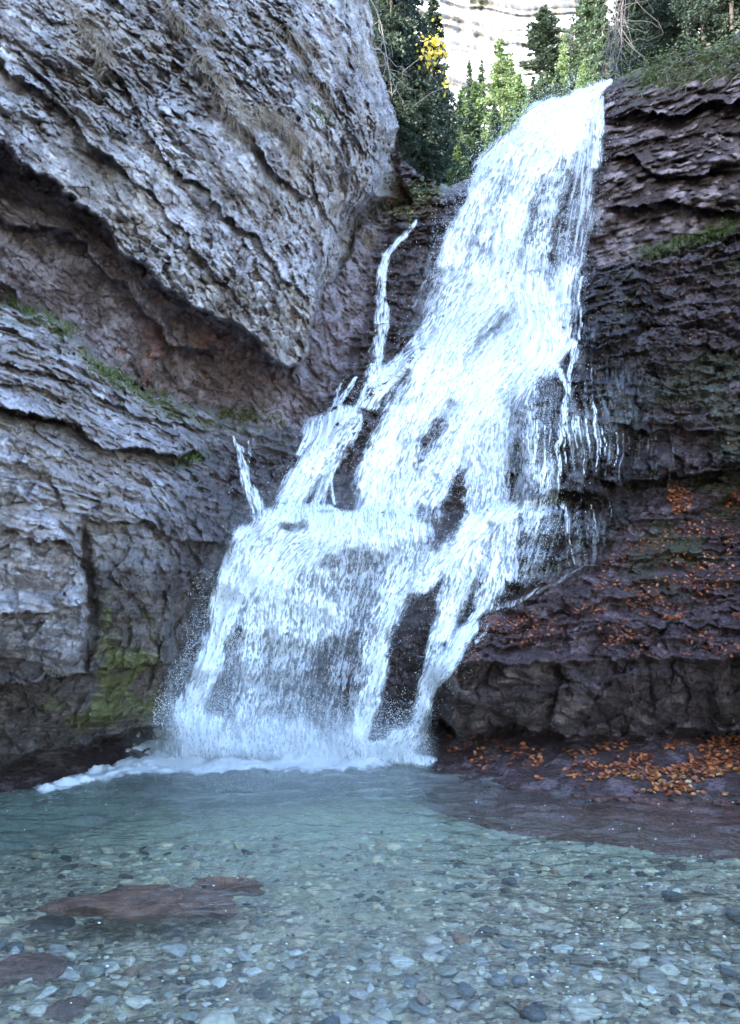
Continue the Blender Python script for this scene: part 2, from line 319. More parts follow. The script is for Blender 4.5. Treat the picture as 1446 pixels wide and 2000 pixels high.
disp = disp*ss(0, 30, np.abs(sBG)+(U0 < 860)*30+ (U0 > 1190)*30)
D = D - disp
P = unproj(U0, V0, D)
DG = D.reshape(shp)
# --- colours (dry grey, damp brown, moss, iron stain, plus brown shade painted in chip hollows)
def C3(*a): return np.array(a)[None]
def M1(x): return x[:, None]
pt = ss(-.3, .5, fbm(P*1.7, 4, 81)); pt2 = ss(-.25, .35, fbm(P*6, 4, 82)); hi = ss(-.3, .4, fbm(P*14, 3, 83))
cA = mix(C3(.25,.225,.225), C3(.53,.495,.50), M1(pt2*.6+hi*.4)); cA = mix(cA, C3(.13,.085,.07), M1(ss(.04, -.03, chipA)*.7))  # hollows between chips painted brown to stand for shade
cA = mix(cA, C3(.30,.24,.19), M1(ss(.62, .95, pt)*.35)); cA = cA*M1(.78+.44*celA)*M1(.84+.32*ss(-.3, .4, fbm(P*np.array([2.2, 2.2, .7]), 3, 48)))
cA = mix(cA, C3(.36,.29,.24), M1(ss(.25, .6, fbm(P*2.4+9, 3, 49))*.5))
cC_t = ss(.1, .5, fbm(P*2.1+4, 3, 50))
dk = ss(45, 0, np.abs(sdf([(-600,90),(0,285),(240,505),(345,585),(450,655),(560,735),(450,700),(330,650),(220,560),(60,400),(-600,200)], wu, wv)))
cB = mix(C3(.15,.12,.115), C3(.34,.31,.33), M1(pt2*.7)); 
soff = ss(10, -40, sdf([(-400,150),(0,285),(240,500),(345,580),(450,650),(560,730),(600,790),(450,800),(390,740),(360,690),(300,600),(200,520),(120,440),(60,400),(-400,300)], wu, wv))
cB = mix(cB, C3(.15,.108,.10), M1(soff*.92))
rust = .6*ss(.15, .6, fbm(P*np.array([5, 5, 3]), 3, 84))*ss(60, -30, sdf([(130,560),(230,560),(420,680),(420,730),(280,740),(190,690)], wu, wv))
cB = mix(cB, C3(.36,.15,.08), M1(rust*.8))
cC = mix(C3(.22,.195,.20), C3(.48,.45,.465), M1(pt2*.55+hi*.45)); cC = mix(cC*M1(.85+.3*cR), C3(.27,.22,.19), M1(cC_t*.55))
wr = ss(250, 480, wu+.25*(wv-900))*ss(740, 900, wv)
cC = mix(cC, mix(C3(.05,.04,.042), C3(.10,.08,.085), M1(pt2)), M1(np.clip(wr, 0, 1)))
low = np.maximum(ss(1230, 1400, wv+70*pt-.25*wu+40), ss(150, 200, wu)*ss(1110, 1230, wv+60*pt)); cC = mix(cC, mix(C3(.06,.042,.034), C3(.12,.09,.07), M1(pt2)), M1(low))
mossC = ss(30, -40, sdf([(185,1180),(270,1160),(320,1290),(310,1400),(160,1430),(60,1400),(180,1300)], wu, wv))*ss(-.2, .35, fbm(P*5, 3, 85))
cC = mix(cC, C3(.12,.12,.03), M1(mossC*.9))
gl = np.exp(-((wv-np.interp(wu, [0,120,230,330,450,560], [600,650,735,790,820,830]))/22)**2)*ss(560, 500, wu)*ss(-.25, .3, fbm(P*7, 3, 86))
cC = mix(cC, C3(.12,.13,.05), M1(gl*.8))
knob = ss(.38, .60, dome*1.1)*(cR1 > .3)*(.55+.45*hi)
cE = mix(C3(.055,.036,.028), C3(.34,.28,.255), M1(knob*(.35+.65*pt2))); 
rimd = ss(55, 15, sBG+12*n2)*ss(1185, 1230, U0); cE = mix(cE, mix(C3(.045,.035,.025), C3(.08,.085,.035), M1(pt2)), M1(rimd*.85))
cE = mix(cE, C3(.24,.20,.19), M1(E2*.6*pt2))
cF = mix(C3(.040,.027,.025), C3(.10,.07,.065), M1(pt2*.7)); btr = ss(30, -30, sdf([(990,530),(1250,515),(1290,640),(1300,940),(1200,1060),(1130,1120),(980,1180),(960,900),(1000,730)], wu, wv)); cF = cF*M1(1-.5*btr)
cF = mix(cF, C3(.05,.062,.028), M1(ss(.5, .9, pt)*ss(1150, 1300, wu)*.6))
cG = mix(C3(.055,.032,.03), C3(.19,.135,.14), M1(hi*.6*pt2)); cG = mix(cG, C3(.055,.065,.022), M1(ss(.55, .9, pt)*ss(1150, 1350, wu)*.7*ss(1220, 1100, wv)))
cN = mix(C3(.038,.022,.016), C3(.115,.08,.062), M1(pt2*hi)); cS = mix(C3(.06,.036,.032), C3(.15,.11,.115), M1(hi*pt2))
mg = ss(20, -8, np.abs(V0-np.interp(wu, [1255,1446,1700], [500,432,360]))-2)*ss(1250, 1290, wu)*ss(-.35, .2, fbm(P*6, 3, 87)); 
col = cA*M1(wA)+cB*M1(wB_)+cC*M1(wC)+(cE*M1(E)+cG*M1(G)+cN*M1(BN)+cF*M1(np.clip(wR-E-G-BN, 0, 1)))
col = mix(col, C3(.10,.12,.035), M1(mg*.7*(wR)))
col = mix(col, cS, M1(BASE)); col = mix(col, mix(C3(.16,.20,.16), C3(.14,.062,.045), M1(ss(780, 900, U0))), M1(under))
RL = ss(25, -25, sdf([(770,330),(880,365),(860,400),(790,430),(730,430)], wu, wv)); col = mix(col, mix(C3(.09,.06,.035), C3(.09,.10,.035), M1(hi)), M1(RL*.9))
wet = np.clip(FW*.95+G*.9+BN*.6+BASE*.9+wC*wr*.9+wC*low*.55+E*.30*(1-knob)+wB_*.15+.15*wC, 0, 1)*(.6+.4*pt2)
wet = np.maximum(wet, btr*FW); wet = np.where(under > .5, 1, wet)
col = col*mix(C3(1.05, .975, 1.0), C3(1.0, .985, .985), M1(wA+wC))
# --- faces, split into the terrain's named masses
nv, nu = shp; ii = np.arange(nv*nu).reshape(shp)
quad = np.stack([ii[1:, :-1], ii[1:, 1:], ii[:-1, 1:], ii[:-1, :-1]], -1).reshape(-1, 4)
def fc(a): return a[quad[:, 3]]
keep = fc(sBG) > 0
reg = np.where(fc(wA) > .5, 0, np.where(fc(wC) > .5, 1, np.where(fc(wB_) > .5, 2, np.where((fc(U0) > 1040)&((fc(E)+fc(G)+fc(BN)+fc(BASE) > .5)|(fc(U0) > 1180)), 3, 4))))
reg = np.where((fc(U0) > 820)&(fc(V0) > 1180)&(fc(G)+fc(BN)+fc(BASE) > .4), 3, reg)
for k, (nm, lb) in enumerate((('overhanging_cliff', 'grey overhanging cliff of rough chipped rock left of the waterfall'), ('layered_rock_slope', 'pale layered rock slope running down to the pool left of the falls'),
                          ('cliff_recess', 'dark recess with rust stains under the overhanging cliff'), ('rock_wall', 'dark stepped rock wall with fallen leaves right of the waterfall'), ('waterfall_bedrock', 'wet dark bedrock the waterfall runs over'))):
    q = quad[keep & (reg == k)]; uq, inv = np.unique(q, return_inverse=True)
    me = mesh_from(nm, P[uq], inv.reshape(-1, 4), [ROCK], cols=col[uq], attrs={'wet': wet[uq]})
    link(nm, me, kind='structure', label=lb)
print('terrain mesh', len(P), time.time()-T0)
# sampling of the finished rock
def grid_at(A_, u, v):
    fi = np.interp(u, us, np.arange(nu)); fj = np.interp(v, vs, np.arange(nv))
    i = np.clip(fi.astype(int), 0, nu-2); j = np.clip(fj.astype(int), 0, nv-2); a = fi-i; b = fj-j
    A_ = A_.reshape(shp)
    return A_[j, i]*(1-a)*(1-b)+A_[j, i+1]*a*(1-b)+A_[j+1, i]*(1-a)*b+A_[j+1, i+1]*a*b
def blur(A_, r):
    for ax in (0, 1):
        for _ in range(3):
            p = np.pad(A_, [(r+1, r) if k == ax else (0, 0) for k in (0, 1)], mode='edge'); c = np.cumsum(p, ax)
            n = A_.shape[ax]
            A_ = (np.take(c, np.arange(n)+2*r+1, ax)-np.take(c, np.arange(n), ax))/(2*r+1)
    return A_
Pg = P.reshape(nv, nu, 3)
gu_ = np.gradient(Pg, axis=1); gv_ = np.gradient(Pg, axis=0); NG = np.cross(gu_, gv_); NG /= np.linalg.norm(NG, axis=-1, keepdims=True)+1e-9
NG = np.where((NG*(Pg-np.array([0, 0, H]))).sum(-1, keepdims=True) > 0, -NG, NG)
def rock_point(u, v):
    u = np.atleast_1d(np.asarray(u, float)); v = np.atleast_1d(np.asarray(v, float))
    n = np.stack([grid_at(NG[..., k], u, v) for k in range(3)], -1); n /= np.linalg.norm(n, axis=1, keepdims=True)+1e-9
    return unproj(u, v, grid_at(DG, u, v)), n
# ================================================================== waterfall
def stroke_field(strokes, u, v):
    """soft union of strokes; returns density and the flow direction they carry"""
    def g(u, v):
        keepn = np.ones(len(u)); fx = np.zeros(len(u)); fy = np.full(len(u), 1e-3)
        for pts, inten in strokes:
            p = np.array(pts, float); best = np.full(len(u), 9.); bx = np.zeros(len(u)); by = np.zeros(len(u))
            for (x0, y0, w0), (x1, y1, w1) in zip(p[:-1], p[1:]):
                ex, ey = x1-x0, y1-y0; L2 = ex*ex+ey*ey; t = np.clip(((u-x0)*ex+(v-y0)*ey)/L2, 0, 1)
                d = np.hypot(u-x0-t*ex, v-y0-t*ey)/(w0+(w1-w0)*t); m = d < best
                best = np.where(m, d, best); bx = np.where(m, ex/np.sqrt(L2), bx); by = np.where(m, ey/np.sqrt(L2), by)
            a = np.exp(-best**2*1.2); keepn *= 1-np.clip(inten*ss(1.5, .45, best), 0, .995)
            hz = abs(p[-1, 1]-p[0, 1]) < .45*abs(p[-1, 0]-p[0, 0])
            if hz: bx, by = bx*.15, np.abs(by)*.2+.9
            fx += bx*(a+1e-6)*abs(inten); fy += by*(a+1e-6)*abs(inten)
        n = np.hypot(fx, fy); return 1-keepn, fx/n, fy/n
    return par(g, u, v)
STR = [
 ([(1188,168,7),(1150,192,14),(1100,222,22),(1050,245,26)], .99),
 ([(1120,212,22),(1075,260,34),(1040,320,34),(1010,400,26),(985,480,22),(960,560,22)], .76),
 ([(1050,236,22),(1000,282,24),(955,345,24),(925,410,20),(890,500,20)], .74),
 ([(1140,215,20),(1105,290,22)], .8),([(1105,290,22),(1075,400,26),(1060,480,26),(1045,560,26)], .48),
 ([(985,300,30),(940,420,36),(900,540,40),(850,640,34),(800,700,20)], .42),
 ([(1155,205,16),(1145,330,24),(1125,450,24),(1105,560,20)], .34),
 ([(1172,190,8),(1172,260,10),(1168,330,10)], .35),
 ([(925,368,8),(915,400,9),(880,470,14),(860,520,12)], .55),
 ([(1000,420,40),(980,520,48),(950,600,44)], .36),
 ([(940,560,50),(880,640,44),(830,720,30)], .36),
 ([(1035,575,42),(1040,640,44),(1020,700,44),(960,760,44)], .97),
 ([(960,590,30),(900,650,40),(860,730,44),(800,820,40),(750,900,34),(720,980,30)], .93),
 ([(1000,690,50),(930,770,44),(880,860,34),(840,950,30),(810,1000,26)], .93),
 ([(860,700,50),(820,780,44),(790,860,34),(770,960,34)], .72),
 ([(1060,600,30),(1085,680,22),(1060,720,20)], .80),
 ([(1120,676,6),(1090,690,12),(1040,720,18)], .6),
 ([(1100,545,18),(1098,600,18),(1095,660,14)], .42),
 ([(1143,540,2),(1136,600,2.5),(1130,668,2.5)], .55),
 ([(1115,545,4),(1112,600,5),(1110,670,6)], .45),
 ([(1010,740,20),(985,800,26),(975,880,28),(965,1000,26)], .72),
 ([(955,770,16),(930,840,20),(925,920,20),(920,1000,18)], .52),
 ([(1075,720,26),(1070,800,26),(1060,880,24),(1050,990,20)], .27),([(1035,745,14),(1030,850,16),(1020,990,16)], .30),([(1060,1005,40),(1040,1060,34),(1020,1130,20)], .30),([(1110,545,24),(1105,610,24),(1095,680,24)], .26),([(1120,690,8),(1108,750,5),(1106,800,7),(1085,860,4),(1088,990,2)], .6),([(1100,800,5),(1096,860,2),(1098,900,1.5)], .5),([(1118,815,2),(1120,870,1.4)], .5),([(1132,815,2),(1136,930,1.4)], .5),([(1148,818,2),(1150,880,1.3)], .5),([(1163,820,2.2),(1164,920,1.4)], .5),([(1176,825,1.8),(1178,880,1.3)], .45),([(1200,840,2),(1202,900,2)], .4),([(1040,820,2),(1042,900,2)], .35),([(1060,830,2),(1058,930,2)], .35),
 ([(1090,730,6),(1105,765,5)], .7),
 ([(1155,720,3),(1160,780,4),(1165,820,3)], .35),
 ([(1110,820,22),(1120,900,14),(1128,960,8)], .25),
 ([(1150,826,34),(1155,850,20)], .22),
 ([(815,432,4),(790,462,6),(762,495,8),(752,530,9)], .85),([(752,530,9),(746,580,11),(742,640,14)], .66),([(742,640,14),(738,700,16),(735,725,16)], .42),
 ([(840,672,10),(795,700,14),(755,735,16),(720,790,12)], .62),
 ([(790,725,9),(760,750,14),(735,795,13)], .82),
 ([(735,735,5),(718,765,7),(703,800,6)], .62),
 ([(700,738,4),(680,765,5),(664,798,7)], .62),
 ([(672,750,4),(655,790,6),(650,802,6)], .4),
 ([(700,812,12),(650,818,18),(600,838,14)], .75),
 ([(660,822,18),(628,870,26),(595,930,24),(560,990,22)], .88),
 ([(700,830,14),(668,880,18),(640,930,12),(615,985,8)], .48),
 ([(600,845,8),(582,880,6)], .55),
 ([(652,900,3),(648,980,4)], .4), ([(640,920,3),(632,985,3)], .3),
 ([(458,848,2),(464,870,4),(470,900,7),(484,935,11),(500,1000,16)], .78),([(478,870,3),(490,930,5),(505,985,8)], .4),
 ([(560,1000,16),(640,1006,16),(760,1008,16),(850,1012,12)], .95),
 ([(640,1030,30),(740,1040,28),(820,1040,20)], .93),
 ([(530,1010,20),(480,1060,28),(460,1130,26),(440,1210,22)], .95),
 ([(640,1040,34),(560,1075,40),(500,1130,40)], .80),
 ([(470,1130,30),(435,1220,22),(410,1300,26),(375,1380,26),(355,1450,24)], .93),
 ([(540,1090,50),(520,1200,50),(500,1300,50),(480,1400,50)], .50),
 ([(640,1080,50),(620,1200,50),(600,1300,50),(570,1430,50)], .44),
 ([(740,1060,46),(720,1180,46),(690,1300,46),(660,1420,46)], .42),
 ([(820,1050,30),(800,1120,34),(760,1200,28)], .62),
 ([(520,1190,60),(590,1205,50),(660,1225,30)], .25),
 ([(820,1130,8),(780,1190,12),(752,1260,15),(728,1340,16),(705,1430,20)], .94),
 ([(1000,1004,12),(950,1012,18),(900,1040,20),(860,1090,20),(820,1150,10)], .88),
 ([(930,1040,24),(900,1110,34),(880,1180,30),(860,1240,16)], .64),
 ([(985,1035,24),(968,1110,28),(950,1180,20)], .62),
 ([(880,1180,16),(850,1250,12),(840,1310,8)], .46),
 ([(1000,1050,14),(995,1130,14)], .35),
 ([(955,1186,7),(905,1235,14),(870,1290,18),(838,1340,16),(820,1400,18),(785,1455,22)], .93),
 ([(1135,1112,2),(1090,1136,5),(1040,1160,5)], .25),([(1040,1160,3),(990,1180,7),(960,1190,7)], .28),
 ([(957,1225,2),(942,1238,4),(925,1256,4)], .35),
 ([(1060,945,40),(1040,1010,30)], .22), ([(1100,990,5),(1115,1060,2),(1122,1100,1.6)], .4), ([(1150,990,2),(1165,1060,1.6)], .35),
 ([(335,1455,30),(420,1475,34),(520,1482,32),(620,1480,30),(720,1472,24),(790,1476,16),(840,1488,8)], .995),
 ([(362,1390,28),(400,1430,38),(480,1452,38),(560,1448,36),(600,1440,30)], .93),([(430,1170,10),(425,1240,14),(400,1310,18),(372,1370,22)], .9),
]
DARK = [([(820,1010,20),(870,1030,18),(880,990,16)], .7), ([(640,1085,14),(700,1100,20),(740,1090,12)], .35), ([(560,1035,10),(590,1022,12)], .55),
 ([(640,1270,30),(630,1340,36),(640,1410,24)], .55), ([(700,1250,14),(690,1330,20),(680,1400,12)], .5), ([(470,1180,14),(450,1280,16),(440,1340,20),(450,1410,16)], .42), ([(530,1230,14),(520,1330,16)], .3),
 ([(880,780,12),(850,840,14),(820,860,10)], .55), ([(800,830,12),(780,900,14),(760,960,12)], .35), ([(850,880,12),(835,960,16)], .4),
 ([(800,1170,8),(780,1250,20),(765,1350,24),(760,1420,18)], .7), ([(840,1190,12),(815,1270,14),(800,1350,10)], .55), ([(890,790,10),(860,890,14)], .3),
 ([(905,700,16),(960,650,14)], .18), ([(930,400,14),(915,480,16)], .25), ([(985,350,10),(960,390,12)], .2), ([(800,735,14),(775,790,14)], .45), ([(690,880,14),(690,960,18)], .5)]
_r = np.random.default_rng(88)
for _ln, _n, _l0, _l1, _u0, _u1 in (([(1010,820),(1100,822),(1200,842),(1310,850)], 34, 25, 110, 1010, 1310), ([(1150,575),(1300,570)], 0, 12, 36, 1160, 1290), ([(1040,985),(1200,985)], 6, 20, 60, 1040, 1190)):
    for _k in range(_n):
        _u = _r.uniform(_u0, _u1); _v = np.interp(_u, [q[0] for q in _ln], [q[1] for q in _ln])+_r.normal(0, 5); _h = _r.uniform(_l0, _l1)
        STR.append(([(_u, _v, .8), (_u+_r.normal(0, 1), _v+_h*.4, _r.uniform(1.1, 1.9)), (_u+_r.normal(0, 1.5), _v+_h, .8)], _r.uniform(.10, .27)))
ws = 1.55
wus = np.arange(300, 1330, ws); wvs = np.arange(140, 1545, ws); WU, WV = np.meshgrid(wus, wvs); wshp = WU.shape
qa = np.stack([WU.ravel()/1000, WV.ravel()/1000, np.zeros(WU.size)], -1)
w1 = fbm(qa*16, 3, 201)*9; w2 = fbm(qa*16, 3, 202)*9
dens, fx, fy = stroke_field(STR, WU.ravel()+w1, WV.ravel()+w2)
dkn, _, _ = stroke_field(DARK, WU.ravel()+w1*1.6, WV.ravel()+w2*1.6)
dens = dens*(1-dkn)
def g2(a): return a.reshape(wshp)
fx, fy = blur(g2(fx), 4), blur(g2(fy), 4); nn = np.hypot(fx, fy); fx /= nn; fy /= nn
def lic(cell, Ln, seed):
    r = np.random.default_rng(seed); h, w_ = wshp
    nz = r.standard_normal((int(h/cell)+2, int(w_/cell)+2))
    yy, xx = np.mgrid[0:h, 0:w_]
    def smp(x, y):
        x = np.clip(x/cell, 0, nz.shape[1]-1.01); y = np.clip(y/cell, 0, nz.shape[0]-1.01); i = x.astype(int); j = y.astype(int); a = x-i; b = y-j
        a = a*a*(3-2*a); b = b*b*(3-2*b)
        return nz[j, i]*(1-a)*(1-b)+nz[j, i+1]*a*(1-b)+nz[j+1, i]*(1-a)*b+nz[j+1, i+1]*a*b
    acc = smp(xx.astype(float), yy.astype(float))
    for sgn in (1, -1):
        x = xx.astype(float); y = yy.astype(float)
        for k in range(Ln):
            i = np.clip(x.astype(int), 0, w_-1); j = np.clip(y.astype(int), 0, h-1)
            x += sgn*fx[j, i]; y += sgn*fy[j, i]
            acc += smp(x, y)*math.exp(-(k/Ln)**2*2)
    acc -= acc.mean(); acc /= acc.std(); return acc
with ThreadPoolExecutor(4) as ex:
    la, lb, lc_, ld = ex.map(lambda a: lic(*a), [(1.0, 2, 1), (1.2, 6, 2), (4.0, 18, 3), (1.3, 26, 4)])
big = g2(fbm(qa*30, 3, 210))
from math import erf
_x = np.linspace(-4, 4, 400); _c = np.array([0.5*(1+erf(t/math.sqrt(2))) for t in _x])
def uni(n): n = n/n.std(); return np.interp(n, _x, _c)
mixn = uni(la*.95+lb*.75+lc_*.42+big*.72)
den2 = np.clip(g2(dens)**.85*(1+.30*g2(fbm(qa*11, 3, 215))*(1-g2(dens)*.6)), 0, 1)
free = ss(520, 470, WV)*ss(880, 940, WU)       # the top tier drops clear of the rock
long_ = uni(ld*1.0+lc_*.6+la*.3)
rg = ss(1050, 1090, WU)*ss(480, 560, WV); mixn = mix(mixn, long_, np.maximum(rg, ss(1080, 1130, WU)*free)*.8)
alpha = ss(1.02-den2-.30, 1.02-den2+.30, mixn)*ss(.06, .22, den2)
core = ss(.62, .97, blur(den2, 3)); alpha = np.clip(alpha+core*.8, 0, 1)
mixn = mix(mixn, uni(la*.5+big*1.2+np.roll(big, 11, 0)*.8), ss(1380, 1450, WV)*.85)
a1 = np.clip(1.22*den2*(.45+1.1*mixn)-.13, 0, 1); alpha = mix(alpha, a1, .7)
veil = ss(.1, .9, blur(den2, 5))*.5      # thin unbroken film between the white threads
bz_ = ss(1370, 1450, WV)*ss(860, 800, WU)
film = np.zeros(wshp)
for _p, _a in (([(1075,545),(1150,535),(1145,665),(1085,700)], .34), ([(1060,660),(1140,660),(1130,720),(1040,735)], .30), ([(1020,735),(1180,740),(1200,830),(1060,830)], .16), ([(1150,700),(1260,720),(1290,820),(1190,830)], .10), ([(1060,820),(1180,838),(1170,900),(1090,960)], .20), ([(1000,990),(1120,985),(1190,1040),(1150,1110),(1000,1130)], .20), ([(1000,850),(1030,840),(1080,980),(990,1000)], .22), ([(840,520),(880,440),(900,600),(800,700),(770,700)], .30), ([(1080,400),(1150,360),(1160,440),(1110,540),(1060,540)], .28)):
    film = np.maximum(film, _a*inside(_p, WU.ravel()+w1*1.5, WV.ravel()+w2*1.5, 22).reshape(wshp))
film = film*(.25+1.3*long_*uni(la+lc_*.5))*ss(.2, .6, uni(la*.5+lb+lc_+big))
zthin = 1-.55*ss(1030, 1060, WU)*ss(700, 730, WV)
alpha_f = np.maximum(zthin*np.clip(np.maximum(alpha, veil*ss(.15, .5, den2)), 0, 1), film)
DT = grid_at(DG, WU.ravel(), WV.ravel()).reshape(wshp)
bad = grid_at(np.where(sBG > 0, 0., 1.), WU.ravel(), WV.ravel()).reshape(wshp)       # outside the rock: carry the lip depth
DSM = blur(DT, 7)
def sheet(off, lump, dn, al, seed, name, mat, parent=None, **kw):
    Dw = np.minimum(DSM-off-.10*dn-.25*free*dn, DT-.03) - lump*(uni(lc_+big*.9+.25*lb)-.5)*(.3+dn)
    Pw = unproj(WU.ravel(), WV.ravel(), Dw.ravel())
    ii = np.arange(WU.size).reshape(wshp); q = np.stack([ii[1:, :-1], ii[1:, 1:], ii[:-1, 1:], ii[:-1, :-1]], -1).reshape(-1, 4)
    a = al.ravel(); q = q[(a[q].max(1) > .03)]
    uq, inv = np.unique(q, return_inverse=True)
    me = mesh_from(name, Pw[uq], inv.reshape(-1, 4), [mat], attrs={'cover': a[uq]})
    return link(name, me, parent, **kw), Dw
def foam_mat(name, col=(.94, .965, .985), rough=.5, bump=True):
    m, t, b = newmat(name); L = t.links.new
    at = nd(t, 'ShaderNodeAttribute', attribute_name='cover')
    tr = nd(t, 'ShaderNodeBsdfTransparent'); tl = nd(t, 'ShaderNodeBsdfTranslucent'); tl.inputs[0].default_value = (*col, 1)
    b.inputs['Base Color'].default_value = (*col, 1); b.inputs['Roughness'].default_value = rough; b.inputs['Specular IOR Level'].default_value = .4
    if bump:
        tc = nd(t, 'ShaderNodeTexCoord'); nz = nd(t, 'ShaderNodeTexNoise'); nz.inputs['Scale'].default_value = 30; nz.inputs['Detail'].default_value = 4
        L(tc.outputs['Object'], nz.inputs['Vector']); bm = nd(t, 'ShaderNodeBump'); bm.inputs['Distance'].default_value = .006; L(nz.outputs[0], bm.inputs['Height']); L(bm.outputs[0], b.inputs['Normal'])
    m1 = nd(t, 'ShaderNodeMixShader'); m1.inputs[0].default_value = .35; L(b.outputs[0], m1.inputs[1]); L(tl.outputs[0], m1.inputs[2])
    m2 = nd(t, 'ShaderNodeMixShader'); L(at.outputs['Fac'], m2.inputs[0]); L(tr.outputs[0], m2.inputs[1]); L(m1.outputs[0], m2.inputs[2])
    L(m2.outputs[0], t.nodes['Material Output'].inputs[0]); return m
FOAM = foam_mat('white_water')
mask_side = (sdf([(640,420),(840,420),(840,470),(775,520),(775,700),(700,715),(640,600)], WU.ravel(), WV.ravel()).reshape(wshp) < 0)
mask_small = (WU < 515)&(WV < 1005)&(WV > 830)
main = ~(mask_side | mask_small)
asoft = np.clip(1.5*den2*(.25+1.2*uni(la*.7+lb+lc_*.5+big*.4))-.22, 0, 1)*ss(.05, .3, den2)
fall, Dfall = sheet(.03, .07, den2, alpha_f*main, 0, 'waterfall', FOAM, kind='structure', label='white waterfall tumbling over stepped dark rock into the pool')
al2 = ss(1.12-den2-.22, 1.12-den2+.22, uni(la*.8+lb*.6-lc_*.35+np.roll(big, 37, 1)*.7))*ss(.3, .6, den2)
sheet(.10, .08, den2, al2*main, 1, 'spray_sheet', FOAM, parent=fall)
sheet(.02, .04, den2, asoft*mask_side, 0, 'side_stream', FOAM, kind='structure', label='narrow white stream dropping down a dark cleft left of the waterfall')
sheet(.02, .04, den2, asoft*mask_small, 0, 'small_cascade', FOAM, kind='structure', label='small white cascade over the ledge left of the falls')
print('sheets', time.time()-T0)
# flying drops: stretched octahedra scattered over and around the white water
def drops(n, wgt, dmin, dmax, r0, r1, stretch, seed, name, mat, **kw):
    r = np.random.default_rng(seed); p = (wgt/wgt.sum()).ravel(); ix = r.choice(p.size, n, p=p)
    u = WU.ravel()[ix]+r.uniform(-1, 1, n)*1.5; v = WV.ravel()[ix]+r.uniform(-1, 1, n)*1.5
    d = DSM.ravel()[ix]-r.uniform(dmin, dmax, n)**1.0-.2*free.ravel()[ix]; d = np.minimum(d, DT.ravel()[ix]-.04)
    c = unproj(u, v, d); T = unproj(u+fx.ravel()[ix]*4, v+fy.ravel()[ix]*4, d)-c; T += r.normal(0, .004, T.shape); T /= np.linalg.norm(T, axis=1, keepdims=True)
    X = np.cross(T, r.normal(0, 1, T.shape)); X /= np.linalg.norm(X, axis=1, keepdims=True); Y = np.cross(T, X)
    s = np.exp(r.uniform(math.log(r0), math.log(r1), n))[:, None]; s *= (d/8.5)[:, None]; e = s*r.uniform(.9, stretch, (n, 1))
    V = np.stack([c+T*e, c-T*e*1.2, c+X*s, c-X*s, c+Y*s, c-Y*s], 1).reshape(-1, 3)
    f = np.array([(0,2,4),(0,4,3),(0,3,5),(0,5,2),(1,4,2),(1,3,4),(1,5,3),(1,2,5)])
    Fa = (f[None]+6*np.arange(n)[:, None, None]).reshape(-1, 3)
    me = mesh_from(name, V, Fa, [mat], attrs={'cover': np.ones(len(V))}); return link(name, me, **kw)
DROP = foam_mat('water_drops', (.93, .96, .98), .2, False)
near = blur(den2, 9)
wg = ss(.08, .6, near)*(1.15-ss(.75, 1, den2)*.75)*(.25+uni(lc_+big)**1.5)
wg = wg*np.where((WU < 830)&(WV < 1000), .5, 1)*np.where(WU > 1090, .35, 1)
drops(80000, wg*main, .0, .16, .0010, .0026, 3.0, 5, 'water_drops', DROP, kind='stuff', label='countless white drops flying over the waterfall')
out = ss(.02, .25, blur(den2, 18))*ss(.5, .1, den2)*(3*ss(1080, 1330, WV)*ss(560, 500, WU)+np.where((WV < 560)&(WU > 840), .8, .1)*np.where(WU > 1150, .3, 1))
crestw = ss(34, 0, np.abs(grid_at(sBG, WU.ravel(), WV.ravel()).reshape(wshp)+4))*((WU > 880)&(WU < 1180))
drops(11000, out, .05, .5, .0010, .0042, 2.0, 6, 'splash_drops', DROP, kind='stuff', label='white splash drops thrown off the edge of the falls')
basew = ss(1340, 1440, WV)*ss(1500, 1470, WV)*ss(300, 340, WU)*ss(860, 820, WU)
drops(26000, basew+1e-9, .05, .75, .0012, .0042, 1.6, 12, 'base_spray', DROP, kind='stuff', label='white spray leaping up where the falls hit the pool')
# crest drops above the lip
def crest_drops(n):
    r = np.random.default_rng(9); L_ = np.array([(925,352),(950,322),(1000,272),(1060,230),(1120,196),(1185,160)], float)
    t = r.uniform(0, 5, n); i = np.minimum(t.astype(int), 4); a = (t-i)[:, None]; q = L_[i]*(1-a)+L_[i+1]*a
    q[:, 0] -= np.abs(r.normal(0, 6, n))*.6; q[:, 1] -= np.abs(r.normal(0, 7, n))-5
    c = unproj(q[:, 0], q[:, 1], 11.7+r.uniform(-.2, .3, n)); s = r.uniform(.003, .009, (n, 1))
    k = np.array([(0,0,1.2),(0,0,-1.5),(1,0,0),(-1,0,0),(0,1,0),(0,-1,0)]); V = (c[:, None]+k[None]*s[:, None]).reshape(-1, 3)
    f = np.array([(0,2,4),(0,4,3),(0,3,5),(0,5,2),(1,4,2),(1,3,4),(1,5,3),(1,2,5)]); Fa = (f[None]+6*np.arange(n)[:, None, None]).reshape(-1, 3)
    link('crest_drops', mesh_from('crest_drops', V, Fa, [DROP], attrs={'cover': np.ones(len(V))}), kind='stuff', label='white drops leaping off the crest of the falls')
crest_drops(1600)
print('drops', time.time()-T0)

